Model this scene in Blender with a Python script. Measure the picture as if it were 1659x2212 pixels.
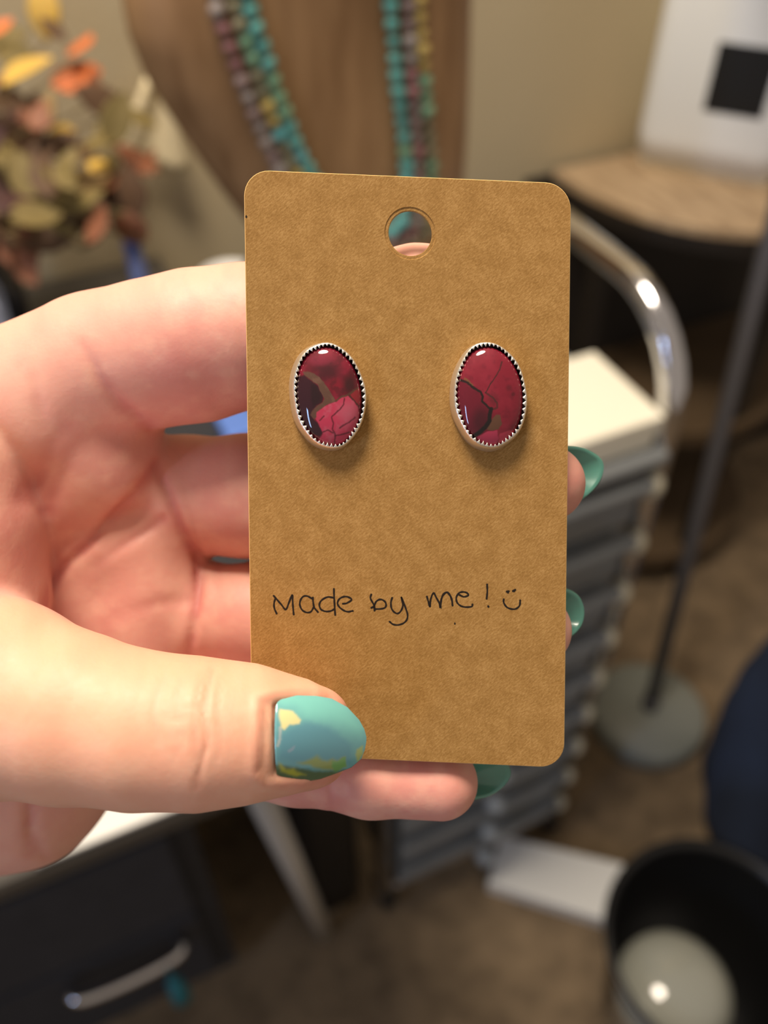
import bpy, bmesh, math, random
import numpy as np
from mathutils import Vector, Matrix, geometry

for o in list(bpy.data.objects):
    bpy.data.objects.remove(o)
random.seed(7)
rng = np.random.default_rng(7)
SC = bpy.context.scene
COL = SC.collection

# ------------------------------------------------------------------ camera
F = 1900.0; CX, CY = 829.5, 1106.0
cam_d = bpy.data.cameras.new('camera')
cam = bpy.data.objects.new('camera', cam_d); COL.objects.link(cam)
cam.location = (0, 0, 1.30)
cam.rotation_euler = (math.radians(45), 0, math.radians(-25))
cam_d.sensor_fit = 'VERTICAL'; cam_d.sensor_height = 24.0
cam_d.lens = F * 24.0 / 2212.0
cam_d.clip_start = 0.01; cam_d.clip_end = 50
cam_d.dof.use_dof = True
cam_d.dof.focus_distance = 0.1345
cam_d.dof.aperture_fstop = cam_d.lens / 2.9
SC.camera = cam
CAMM = Matrix.Translation(cam.location) @ cam.rotation_euler.to_matrix().to_4x4()
CM = np.array(CAMM)
CP = CM[:3, 3]

# ------------------------------------------------------------------ world and lights
SC.view_settings.view_transform = 'Standard'
SC.view_settings.look = 'None'
SC.view_settings.gamma = 1.0
SC.view_settings.use_curve_mapping = False
SC.view_settings.exposure = 0.0
w = bpy.data.worlds.new('world'); SC.world = w; w.use_nodes = True
bg = w.node_tree.nodes['Background']
bg.inputs[0].default_value = (1.0, 0.84, 0.70, 1); bg.inputs[1].default_value = 0.36

def area(name, loc, target, size, power, color, sy=None, shape='RECTANGLE'):
    L = bpy.data.lights.new(name, 'AREA'); L.shape = shape; L.size = size
    if sy: L.size_y = sy
    L.energy = power; L.color = color
    o = bpy.data.objects.new(name, L); COL.objects.link(o); o.location = loc
    o.rotation_euler = (Vector(target) - Vector(loc)).to_track_quat('-Z', 'Y').to_euler()
    return o
area('ceiling_light', (-0.05, 0.50, 2.40), (-0.05, 0.50, 0), 0.50, 32, (1.0, 0.86, 0.70), shape='DISK')
area('window_light', (-2.1, -0.55, 1.55), (0.1, 0.2, 1.1), 0.14, 10, (0.42, 0.62, 1.0), sy=0.9)

# ------------------------------------------------------------------ projection helpers
def cam2w(p):                        # camera-space metres (x right, y up, z back) -> world
    p = np.asarray(p, float)
    return p @ CM[:3, :3].T + CP
def P(px, py, d):                    # photo pixel and axial distance (m) -> world
    return cam2w([(px - CX) * d / F, (CY - py) * d / F, -d])
def ray(px, py): return P(px, py, 1.0) - CP
def on_z(px, py, z): r = ray(px, py); return CP + r * ((z - CP[2]) / r[2])
def on_y(px, py, y): r = ray(px, py); return CP + r * ((y - CP[1]) / r[1])

# ------------------------------------------------------------------ object helpers
def ob(name, verts, faces, mat=None, parent=None, smooth=True, origin=None):
    verts = np.asarray(verts, float).reshape(-1, 3)
    if parent is not None: base = np.array(parent['_o'])
    else: base = np.zeros(3)
    if origin is None:
        origin = np.array([verts[:, 0].mean(), verts[:, 1].mean(), verts[:, 2].min()])
    origin = np.asarray(origin, float)
    me = bpy.data.meshes.new(name)
    if isinstance(faces, np.ndarray) and faces.ndim == 2:
        n = faces.shape[1]
        me.vertices.add(len(verts)); me.vertices.foreach_set('co', (verts - origin).astype(np.float32).ravel())
        me.loops.add(faces.size); me.loops.foreach_set('vertex_index', faces.astype(np.int32).ravel())
        me.polygons.add(len(faces))
        me.polygons.foreach_set('loop_start', np.arange(0, faces.size, n, dtype=np.int32))
        me.update(calc_edges=True)
    else:
        me.from_pydata((verts - origin).tolist(), [], [list(map(int, f)) for f in faces])
    if smooth: me.polygons.foreach_set('use_smooth', [True] * len(me.polygons))
    me.validate()
    if mat: me.materials.append(mat)
    o = bpy.data.objects.new(name, me); COL.objects.link(o)
    o.location = origin - base
    o['_o'] = [float(v) for v in origin]
    if parent is not None: o.parent = parent
    return o
def thing(name, label, cat, loc, group=None):
    o = bpy.data.objects.new(name, None); COL.objects.link(o); o.location = loc
    o.empty_display_size = 0.02
    o['_o'] = [float(v) for v in loc]
    return tag(o, label, cat, group)
def tag(o, label=None, cat=None, group=None, kind=None):
    if label: o['label'] = label
    if cat: o['category'] = cat
    if group: o['group'] = group
    if kind: o['kind'] = kind
    return o
def bevel(o, wdt, seg=2, angle=40):
    m = o.modifiers.new('bevel', 'BEVEL'); m.width = wdt; m.segments = seg
    m.limit_method = 'ANGLE'; m.angle_limit = math.radians(angle)
    return o
def box(x0, x1, y0, y1, z0, z1):
    v = [(x, y, z) for z in (z0, z1) for y in (y0, y1) for x in (x0, x1)]
    f = [(0, 2, 3, 1), (4, 5, 7, 6), (0, 1, 5, 4), (2, 6, 7, 3), (0, 4, 6, 2), (1, 3, 7, 5)]
    return v, f
def prism(poly, z0, z1):
    n = len(poly)
    v = [(x, y, z0) for x, y in poly] + [(x, y, z1) for x, y in poly]
    f = [tuple(range(n - 1, -1, -1)), tuple(range(n, 2 * n))]
    f += [(i, (i + 1) % n, n + (i + 1) % n, n + i) for i in range(n)]
    return v, f
def catmull(pts, n=8, closed=False):
    pts = np.asarray(pts, float)
    if len(pts) < 3: return pts
    q = np.vstack([2 * pts[0] - pts[1], pts, 2 * pts[-1] - pts[-2]])
    out = []
    for i in range(1, len(q) - 2):
        p0, p1, p2, p3 = q[i - 1], q[i], q[i + 1], q[i + 2]
        for k in range(n):
            t = k / n
            out.append(0.5 * (2 * p1 + (p2 - p0) * t + (2 * p0 - 5 * p1 + 4 * p2 - p3) * t * t + (3 * p1 - p0 - 3 * p2 + p3) * t ** 3))
    out.append(q[-2])
    return np.array(out)
def tube(path, rad, n=12, cap=True):
    path = np.asarray(path, float); m = len(path)
    rad = np.broadcast_to(np.asarray(rad, float), (m,))
    T = np.gradient(path, axis=0); T /= np.linalg.norm(T, axis=1)[:, None] + 1e-12
    ref = np.array([0, 0, 1.0]) if abs(T[0][2]) < .9 else np.array([1.0, 0, 0])
    a = np.cross(T[0], ref); a /= np.linalg.norm(a)
    V = []; th = np.linspace(0, 2 * math.pi, n, endpoint=False)
    for i in range(m):
        a = a - T[i] * (a @ T[i]); a /= np.linalg.norm(a); b = np.cross(T[i], a)
        V.append(path[i] + rad[i] * (np.cos(th)[:, None] * a + np.sin(th)[:, None] * b))
    V = np.concatenate(V); Fc = []
    for i in range(m - 1):
        for k in range(n):
            Fc.append((i * n + k, i * n + (k + 1) % n, (i + 1) * n + (k + 1) % n, (i + 1) * n + k))
    if cap: Fc += [tuple(range(n - 1, -1, -1)), tuple((m - 1) * n + k for k in range(n))]
    return V, Fc
def lathe(profile, c=(0, 0, 0), n=40, sx=1, sy=1, cap=True):
    V = []; Fc = []; m = len(profile)
    for r, z in profile:
        for k in range(n):
            a = 2 * math.pi * k / n
            V.append((c[0] + sx * r * math.cos(a), c[1] + sy * r * math.sin(a), c[2] + z))
    for i in range(m - 1):
        for k in range(n):
            Fc.append((i * n + k, i * n + (k + 1) % n, (i + 1) * n + (k + 1) % n, (i + 1) * n + k))
    if cap: Fc += [tuple(range(n - 1, -1, -1)), tuple((m - 1) * n + k for k in range(n))]
    return V, Fc
def merge(*vf):
    V = []; Fc = []
    for v, f in vf:
        k = len(V); V += [tuple(p) for p in v]; Fc += [tuple(i + k for i in q) for q in f]
    return V, Fc
def sphere_vf(c, r, n=10, m=7, sz=1.0):
    prof = [(max(1e-5, r * math.sin(math.pi * i / m)), -r * sz * math.cos(math.pi * i / m)) for i in range(m + 1)]
    return lathe(prof, c, n)

# ------------------------------------------------------------------ materials
def s2l(c):
    c = np.asarray(c, float) / 255.0
    return np.where(c <= 0.04045, c / 12.92, ((c + 0.055) / 1.055) ** 2.4)
def rgb(*c): return (*[float(v) for v in s2l(c)], 1.0)
def mat(name, color, rough=0.6, metal=0.0, noise=0.0, scale=20.0, bump=0.0, bscale=None, coat=0.0, trans=0.0, sss=0.0, c2=None, stretch=None, ior=1.5, spec=0.5):
    m = bpy.data.materials.new(name); m.use_nodes = True
    nt = m.node_tree; b = nt.nodes['Principled BSDF']
    b.inputs['Base Color'].default_value = color
    b.inputs['Roughness'].default_value = rough
    b.inputs['Metallic'].default_value = metal
    b.inputs['Coat Weight'].default_value = coat
    b.inputs['Coat Roughness'].default_value = 0.08
    b.inputs['Transmission Weight'].default_value = trans
    b.inputs['IOR'].default_value = ior
    b.inputs['Specular IOR Level'].default_value = spec
    if sss:
        b.inputs['Subsurface Weight'].default_value = sss
        b.inputs['Subsurface Radius'].default_value = (1, .4, .25)
        b.inputs['Subsurface Scale'].default_value = 0.002
    tc = nt.nodes.new('ShaderNodeTexCoord')
    mp = nt.nodes.new('ShaderNodeMapping'); nt.links.new(tc.outputs['Object'], mp.inputs[0])
    if stretch: mp.inputs['Scale'].default_value = stretch
    if noise or c2:
        n = nt.nodes.new('ShaderNodeTexNoise'); n.inputs['Scale'].default_value = scale; n.inputs['Detail'].default_value = 5
        nt.links.new(mp.outputs[0], n.inputs['Vector'])
        mx = nt.nodes.new('ShaderNodeMix'); mx.data_type = 'RGBA'
        c2 = c2 or tuple([v * (1 - noise) for v in color[:3]] + [1])
        mx.inputs['A'].default_value = color; mx.inputs['B'].default_value = c2
        rp = nt.nodes.new('ShaderNodeMapRange'); rp.inputs[1].default_value = 0.3; rp.inputs[2].default_value = 0.7
        nt.links.new(n.outputs['Fac'], rp.inputs[0]); nt.links.new(rp.outputs[0], mx.inputs['Factor'])
        nt.links.new(mx.outputs['Result'], b.inputs['Base Color'])
    if bump:
        n2 = nt.nodes.new('ShaderNodeTexNoise'); n2.inputs['Scale'].default_value = bscale or scale * 3; n2.inputs['Detail'].default_value = 4
        nt.links.new(mp.outputs[0], n2.inputs['Vector'])
        bp = nt.nodes.new('ShaderNodeBump'); bp.inputs['Strength'].default_value = 1.0; bp.inputs['Distance'].default_value = bump
        nt.links.new(n2.outputs['Fac'], bp.inputs['Height']); nt.links.new(bp.outputs[0], b.inputs['Normal'])
    return m
def vcol_mat(name, rough=0.2, coat=0.0, metal=0.0, sss=0.0):
    m = mat(name, (1, 1, 1, 1), rough, metal, coat=coat, sss=sss)
    nt = m.node_tree; a = nt.nodes.new('ShaderNodeVertexColor'); a.layer_name = 'Col'
    nt.links.new(a.outputs[0], nt.nodes['Principled BSDF'].inputs['Base Color'])
    return m
def set_vcol(o, cols):                # cols linear rgb per vertex
    a = o.data.color_attributes.new('Col', 'FLOAT_COLOR', 'POINT')
    c = np.ones((len(cols), 4), np.float32); c[:, :3] = cols
    a.data.foreach_set('color', c.ravel())

M_wall = mat('wall_paint', rgb(192, 177, 144), 0.85, noise=.05, scale=6, bump=.0006, bscale=160)
M_carpet = mat('carpet', rgb(148, 127, 99), 0.95, c2=rgb(112, 95, 73), scale=26, bump=.006, bscale=220)
M_chrome = mat('chrome', rgb(215, 215, 218), 0.12, 1.0)
M_steel = mat('brushed_steel', rgb(160, 160, 160), 0.35, 1.0)
M_white = mat('white_plastic', rgb(226, 232, 238), 0.4)
M_whitetop = mat('white_laminate', rgb(230, 231, 228), 0.35)
M_legpaint = mat('silver_paint', rgb(176, 172, 164), 0.4)
M_desktop = mat('taupe_laminate', rgb(72, 68, 62), 0.5, noise=.15, scale=12)
M_blue_glint = mat('blue_glint_paint', rgb(110, 150, 240), 0.25, 0.3)
M_paper = mat('white_card', rgb(238, 234, 216), 0.7)
M_black = mat('black_plastic', rgb(16, 16, 17), 0.35)
M_label = mat('black_label', rgb(20, 21, 22), 0.5)
M_darkwood = mat('dark_wood', rgb(34, 28, 23), 0.6, noise=.3, scale=8, stretch=(1, 8, 8))
M_palewood = mat('pale_wood', rgb(196, 172, 140), 0.55, c2=rgb(150, 126, 98), scale=9, stretch=(9, 1.5, 9))
M_brownwood = mat('brown_wood', rgb(92, 74, 52), 0.6, noise=.3, scale=9, stretch=(1, 8, 8))
M_bust = mat('bust_wood', rgb(166, 130, 90), 0.5, c2=rgb(132, 98, 62), scale=10, stretch=(7, 7, 1.1))
M_drawer = mat('smoke_plastic', rgb(124, 128, 130), 0.3, noise=.12, scale=30)
M_drawerlip = mat('drawer_lip', rgb(196, 190, 168), 0.4)
M_knob = mat('clear_knob', rgb(140, 148, 156), 0.3)
M_charcoal = mat('charcoal_fabric', rgb(50, 50, 54), 0.9, noise=.2, scale=40)
M_navy = mat('navy_denim', rgb(36, 50, 76), 0.9, noise=.35, scale=14, bump=.002, bscale=300)
M_lampgrey = mat('lamp_grey', rgb(142, 146, 138), 0.35)
M_pole = mat('lamp_pole', rgb(110, 110, 116), 0.35, 0.6)
M_clear = mat('clear_lid', rgb(150, 152, 142), 0.1, coat=.6)
M_teal = mat('teal_thread', rgb(40, 120, 135), 0.6)
M_blue = mat('blue_plastic', rgb(104, 118, 168), 0.4)
M_cream = mat('cream_panel', rgb(238, 224, 186), 0.9, noise=.08, scale=30)
M_navyglaze = mat('dark_glaze', rgb(34, 36, 46), 0.25)
M_crystal = mat('crystal', rgb(180, 190, 214), 0.12)

# ------------------------------------------------------------------ the room
WY = 1.05
def structure(name, vf, m, label=None):
    o = ob(name, *vf, m, smooth=False); o['kind'] = 'structure'
    if label: o['label'] = label
    return o
structure('floor', box(-2.4, 3.0, -2.2, WY + .1, -0.06, 0), M_carpet, 'brown mottled carpet floor')
structure('wall_back', box(-2.4, 3.0, WY, WY + .1, 0, 2.5), M_wall, 'plain tan painted wall')
structure('baseboard_back', box(-2.4, 3.0, WY - .014, WY, 0, .09), M_brownwood, 'brown skirting board along the tan wall')

# ------------------------------------------------------------------ desk on the left
DZ = .75
desk = thing('desk', 'white topped desk behind the hand with a slanting silver leg', 'desk', (-.2, .66, 0))
bevel(ob('desktop', *box(-1.0, .17, .302, 1.03, DZ - .025, DZ), M_desktop, desk, smooth=False), .006)
def leg(a, b, r):
    a = np.array(a); b = np.array(b)
    return ob('leg', *tube(np.array([a, (a + b) / 2, b]), r, 12), M_legpaint, desk)
leg((.045, .33, DZ - .025), (.118, .45, 0), .0115)
leg((.13, .98, DZ - .03), (.14, .98, 0), .016)
leg((-.95, .98, DZ - .03), (-.95, .98, 0), .016)
leg((-.95, .35, DZ - .03), (-.95, .35, 0), .016)
ps = ob('paper_sheet', *box(-.10, .10, .304, .42, DZ + .0003, DZ + .003), M_whitetop, smooth=False)
tag(ps, 'white paper sheet on the front edge of the desk', 'paper')
# cabinet under the desk
cab = thing('drawer_cabinet', 'charcoal drawer cabinet under the white desk', 'cabinet', (-.33, .62, 0))
ob('body', *box(-.64, -.005, .46, .96, .02, .66), M_charcoal, cab, smooth=False)
for i in range(3):
    z0 = .06 + i * .2
    dr = ob('drawer', *box(-.60, -.03, .445, .46, z0, z0 + .19), M_charcoal, cab, smooth=False); bevel(dr, .004)
    pth = catmull([(-.180, .447, z0 + .17), (-.172, .420, z0 + .17), (-.068, .420, z0 + .17), (-.060, .447, z0 + .17)], 6)
    if i == 0: ob('handle', *tube(pth, .008, 10), M_chrome, dr)
tz = .23 - .010
ts = thing('tassel', 'small teal tassel hanging from the chrome drawer handle', 'tassel', (-.078, .408, .15))
ob('loop', *tube(np.array([(-.078, .404, tz + .018), (-.078, .402, tz), (-.078, .404, tz - .014)]), .002, 6), M_teal, ts)
ob('head', *sphere_vf((-.078, .404, tz - .02), .009, 10, 7), M_teal, ts)
ob('fringe', *lathe([(.004, 0), (.009, -.012), (.012, -.05), (.001, -.05)], (-.078, .404, tz - .02), 16), M_teal, ts)
mt_ = ob('desk_mat', *box(-.42, .15, .43, .80, DZ + .0003, DZ + .003), M_charcoal, smooth=False); bevel(mt_, .001)
tag(mt_, 'dark charcoal work mat on the desk behind the fingers', 'mat')
dq = on_z(500, 640, DZ)
dish = thing('ring_dish', 'small white dish on the desk beside the card\'s left edge', 'dish', (dq[0], dq[1], DZ))
ob('bowl', *lathe([(.012, 0), (.02, .002), (.034, .02), (.036, .028), (.033, .028), (.02, .008), (.001, .006)], (dq[0], dq[1], DZ), 36, cap=False), M_whitetop, dish)
ob('foot', *lathe([(.014, 0), (.014, .003)], (dq[0], dq[1], DZ), 24), M_whitetop, dish)
bp_ = on_z(505, 915, DZ + .02)  # bright blue colour stands for blue light reflected in chrome
bt = thing('blue_glint', 'small bright blue tin standing in for blue-lit chrome on the dark desk mat', 'slab', (bp_[0], bp_[1], DZ + .003))
o = ob('slab_body', *box(bp_[0] - .012, bp_[0] + .020, bp_[1] - .02, bp_[1] + .03, DZ + .0035, DZ + .018), M_blue_glint, bt, smooth=False); bevel(o, .003)
o = ob('lid', *box(bp_[0] - .013, bp_[0] + .021, bp_[1] - .021, bp_[1] + .031, DZ + .016, DZ + .022), M_blue_glint, bt, smooth=False); bevel(o, .002)
for x in (-.60, -.05):
    for y in (.5, .92):
        ob('foot', *lathe([(.018, 0), (.018, .02)], (x, y, 0), 12), M_black, cab)

# ------------------------------------------------------------------ drawer cart
CX0, CX1, CY0, CY1, CZ0, CZ1 = .215, .487, .44, .78, .06, .78
cart = thing('drawer_cart', 'chrome rolling cart stacked with smoky grey drawers', 'cart', ((CX0 + CX1) / 2, (CY0 + CY1) / 2, 0))
nd = 9; dh = (CZ1 - .02 - CZ0) / nd
for i in range(nd):
    z0 = CZ0 + i * dh
    d = ob('drawer', *box(CX0 + .014, CX1 - .014, CY0, CY1 - .02, z0 + .004, z0 + dh - .010), M_drawer, cart, smooth=False); bevel(d, .006)
    lip = ob('lip', *box(CX0 + .010, CX1 - .010, CY0 - .014, CY0 + .004, z0 + dh - .026, z0 + dh - .008), M_drawer, d, smooth=False); bevel(lip, .006)
    ob('corner_cap', *sphere_vf((CX1 - .008, CY0 - .004, z0 + dh - .022), .0115, 12, 8, 1.3), M_drawerlip, d)
    ob('knob', *sphere_vf(((CX0 + CX1) / 2, CY0 - .022, z0 + dh * .45), .014, 12, 8), M_knob, d)
tp = ob('top_tray', *box(CX0, CX1, CY0 - .01, CY1, CZ1 - .016, CZ1), M_drawer, cart, smooth=False); bevel(tp, .006)
HZ = .90
for x in (CX0 - .004, CX1 + .004):
    pth = [(x, CY0 + .01, CZ0), (x, CY0 + .01, .55), (x, CY0 + .01, HZ - .10)]
    pth = np.array(pth); arc = [(x, CY0 + .01 + .10 * (1 - math.cos(t)), HZ - .10 + .10 * math.sin(t)) for t in np.linspace(0.15, math.pi / 2, 8)]
    arc2 = [(x, CY1 - .01 - .10 * (1 - math.cos(t)), HZ - .10 + .10 * math.sin(t)) for t in np.linspace(math.pi / 2, 0.15, 8)]
    full = np.vstack([pth, arc, arc2, [(x, CY1 - .01, HZ - .12), (x, CY1 - .01, CZ0)]])
    ob('side_hoop', *tube(full, .0125, 14), M_chrome, cart)
ob('rail', *tube(np.array([(CX0, CY0 + .01, CZ0), (.35, CY0 + .01, CZ0), (CX1, CY0 + .01, CZ0)]), .009, 10), M_chrome, cart)
for x in (CX0, CX1):
    for y in (CY0 + .02, CY1 - .02):
        v, f = lathe([(.006, -.011), (.022, -.011), (.025, -.006), (.025, .006), (.022, .011), (.006, .011)], (0, 0, 0), 20)
        v = [(x + p[2], y + p[0], .025 + p[1]) for p in v]
        ob('caster', v, f, M_black, cart)
        ob('caster_stem', *lathe([(.006, .02), (.006, .066)], (x, y, 0), 8), M_steel, cart)
# white box lying on the cart
bx = thing('white_box', 'cream white lidded box lying on top of the drawer cart', 'box', (.43, .53, CZ1))
bb = ob('box_body', *box(.372, .475, .445, .548, CZ1, CZ1 + .024), M_paper, bx, smooth=False); bevel(bb, .002)
bl = ob('lid', *box(.369, .478, .442, .551, CZ1 + .018, CZ1 + .036), M_paper, bx, smooth=False); bevel(bl, .002)

# ------------------------------------------------------------------ wooden bust and necklaces
BY = .70
Lp = [(245, -330), (258, -120), (265, 0), (280, 80), (320, 180), (400, 300), (470, 400), (540, 490), (620, 590), (700, 700)]
Rp = [(1012, -330), (1008, -120), (1005, 0), (1003, 80), (1000, 180), (995, 280), (988, 370), (975, 480), (950, 590), (905, 700)]
Lw = np.array([on_y(a, b, BY) for a, b in Lp]); Rw = np.array([on_y(a, b, BY) for a, b in Rp])
def bust_lr(z):
    o1 = np.argsort(Lw[:, 2]); o2 = np.argsort(Rw[:, 2])
    return np.interp(z, Lw[o1, 2], Lw[o1, 0]), np.interp(z, Rw[o2, 2], Rw[o2, 0])
def bust_front(x, z):
    l, r = bust_lr(z); c = (l + r) / 2; h = (r - l) / 2
    t = min(.999, abs((x - c) / h)); return BY - .055 * (1 - t ** 2.6) ** (1 / 2.2)
bust = thing('jewelry_bust', 'smooth brown wooden necklace bust hung with three bead strands', 'display bust', (.28, BY, CZ1))
zs = np.linspace(.80, Lw[:, 2].max() - .002, 46); V = []; nn = 56
for z in zs:
    l, r = bust_lr(z); c = (l + r) / 2; h = (r - l) / 2
    for k in range(nn):
        a = 2 * math.pi * k / nn; ca, sa = math.cos(a), math.sin(a)
        V.append((c + h * math.copysign(abs(ca) ** .8, ca), BY + .055 * math.copysign(abs(sa) ** .85, sa), z))
Fc = [(i * nn + k, i * nn + (k + 1) % nn, (i + 1) * nn + (k + 1) % nn, (i + 1) * nn + k) for i in range(len(zs) - 1) for k in range(nn)]
Fc += [tuple(range(nn - 1, -1, -1)), tuple((len(zs) - 1) * nn + k for k in range(nn))]
ob('torso', V, Fc, M_bust, bust)
ztop = float(zs[-1]); l, r = bust_lr(ztop); c = (l + r) / 2
ob('neck', *lathe([(.135, -.003), (.10, .02), (.062, .05), (.052, .09), (.05, .15), (.046, .155)], (c, BY, ztop), 40, 1, .5), M_bust, bust)
ob('base', *lathe([(.06, 0), (.06, .012), (.05, .022)], (.29, BY, CZ1), 32, 1, .9), M_bust, bust)
bead_mats = {
    'teal': mat('teal_bead', rgb(100, 168, 160), .15, noise=.25, scale=90), 'aqua': mat('aqua_bead', rgb(104, 176, 176), .12),
    'mauve': mat('mauve_bead', rgb(138, 118, 114), .08, coat=.5), 'grey': mat('smoke_bead', rgb(150, 140, 134), .06, coat=.5),
    'rose': mat('rose_bead', rgb(146, 104, 104), .1), 'green': mat('green_bead', rgb(120, 160, 128), .12),
    'olive': mat('olive_bead', rgb(128, 124, 96), .1, coat=.4), 'yellow': mat('yellow_bead', rgb(196, 172, 100), .12)}
bead_mesh = {}
def necklace(name, label, Lpx, Rpx, rad, names):
    """strand runs down the left line, round the bottom behind the card and up the right line"""
    pts = catmull(np.array(list(Lpx) + list(Rpx)[::-1], float), 30)
    W = []
    for a, b in pts:
        q = on_y(a, b, BY - .05)
        q[1] = bust_front(q[0], q[2]) - rad * .9
        W.append(q)
    W = np.array(W); s = np.r_[0, np.cumsum(np.linalg.norm(np.diff(W, axis=0), axis=1))]
    t = thing(name, label, 'necklace', W[len(W) // 2])
    ob('cord', *tube(W[::6], .0008, 6), M_black, t)
    n = int(s[-1] / (rad * 1.95)); last = None
    for i in range(n):
        c = np.array([np.interp((i + .5) * s[-1] / n, s, W[:, k]) for k in range(3)])
        m = random.choice(names)
        if last and random.random() < .45: m = last
        last = m
        key = (m, round(rad, 5))
        if key not in bead_mesh:
            o = ob('bead', *sphere_vf((0, 0, 0), rad, 10, 7, .85), bead_mats[m], t, origin=(0, 0, 0)); bead_mesh[key] = o.data
        else:
            o = bpy.data.objects.new('bead', bead_mesh[key]); COL.objects.link(o); o.parent = t
        o.location = c - np.array(t['_o'])
        o.rotation_euler = (random.random() * 3, random.random() * 3, 0)
        sc = random.uniform(.82, 1.12); o.scale = (sc, sc, sc)
necklace('bead_necklace', 'smoky mauve crystal bead necklace, outermost on the bust\'s left', [(440, -140), (462, 0), (500, 120), (545, 240), (595, 350), (680, 500)], [(868, -140), (872, 0), (878, 120), (886, 240), (893, 370), (870, 500)], .0062, ['mauve', 'mauve', 'grey', 'grey', 'rose'])
necklace('bead_necklace', 'green and yellow mixed bead necklace, outermost on the bust\'s right', [(480, -140), (500, 0), (538, 120), (580, 240), (628, 350), (716, 500)], [(885, -140), (896, 0), (906, 120), (916, 240), (926, 370), (905, 500)], .0058, ['green', 'olive', 'yellow', 'aqua', 'olive', 'green'])
necklace('bead_necklace', 'turquoise chip bead necklace, innermost on the wooden bust', [(512, -140), (530, 0), (568, 120), (608, 240), (655, 350), (740, 480)], [(822, -140), (832, 0), (842, 120), (855, 240), (868, 370), (848, 480)], .0062, ['teal', 'teal', 'aqua', 'teal', 'green'])

# ------------------------------------------------------------------ autumn leaves in a dark vase on the desk
vb = on_z(20, 730, DZ); vb[0] -= .02
bq = thing('leaf_bouquet', 'artificial autumn leaf bouquet of yellow orange and brown sprays', 'bouquet', vb)
ob('vase', *lathe([(.035, 0), (.05, .03), (.052, .06), (.036, .10), (.03, .12), (.026, .12), (.03, .09)], vb, 32), M_navyglaze, bq)
leafm = {'y': mat('yellow_leaf', rgb(214, 176, 82), .6, noise=.2, scale=60, sss=.1), 'o': mat('orange_leaf', rgb(222, 122, 66), .55, noise=.15, scale=60),
         'r': mat('russet_leaf', rgb(138, 84, 54), .6, noise=.2, scale=60), 'b': mat('brown_leaf', rgb(92, 66, 42), .7, noise=.25, scale=60),
         'g': mat('olive_leaf', rgb(122, 106, 58), .65, noise=.2, scale=60), 'd': mat('plum_leaf', rgb(70, 40, 38), .7, noise=.2, scale=60),
         't': mat('tan_leaf', rgb(180, 150, 100), .65, noise=.2, scale=60), 'l': mat('lime_leaf', rgb(206, 188, 84), .5)}
M_stem = mat('stem_brown', rgb(110, 92, 56), .7)
LEAF = [ # px, py, size px (length), angle deg (image), colour, depth offset
 (98, 20, 105, 85, 'y'), (70, 168, 110, 40, 'y'), (172, 95, 85, 80, 'o'), (165, 165, 105, 8, 'o'), (195, 190, 70, 75, 'r'), (115, 68, 60, 150, 'b'),
 (15, 90, 90, 20, 'g'), (40, 125, 90, 160, 'g'), (20, 215, 90, 120, 'b'), (60, 250, 100, 70, 'b'), (90, 240, 80, 60, 'r'), (130, 295, 75, 10, 'y'),
 (30, 375, 110, 125, 'l'), (0, 410, 90, 60, 'd'), (20, 440, 100, 30, 'd'), (225, 305, 90, 60, 'g'), (300, 335, 95, 150, 'r'), (320, 350, 60, 30, 'r'),
 (250, 390, 80, 10, 'r'), (285, 410, 95, 100, 'b'), (180, 400, 130, 40, 't'), (140, 440, 100, 160, 'g'), (100, 420, 110, 60, 't'), (130, 400, 60, 0, 'b'),
 (60, 320, 100, 30, 'b'), (20, 300, 100, 140, 'b'), (5, 350, 90, 80, 'g'), (80, 470, 100, 20, 'g'), (110, 500, 110, 35, 'b'), (160, 470, 80, 170, 'r'),
 (25, 520, 130, 130, 'r'), (60, 580, 80, 120, 'r'), (200, 445, 70, 0, 'b'), (5, 65, 60, 50, 'o'), (210, 350, 70, 120, 'y'), (150, 340, 60, 70, 'g'),
 (240, 440, 60, 140, 'g'), (-40, 180, 110, 70, 'y'), (-50, 330, 120, 30, 'r'), (-60, 60, 110, 110, 'g'), (-30, 480, 100, 60, 'b'), (35, 470, 90, 100, 'r')]
for k in range(46):
    LEAF.append((random.uniform(-60, 300) - 40 * (k % 3), random.choice([random.uniform(180, 520), random.uniform(330, 520)]), random.uniform(55, 105), random.uniform(0, 180), random.choice('bbggtbdgyr')))
stemtop = np.array([vb[0], vb[1], vb[2] + .11])
Rw3 = CM[:3, 0]; Uw3 = CM[:3, 1]; Bw3 = CM[:3, 2]
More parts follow.
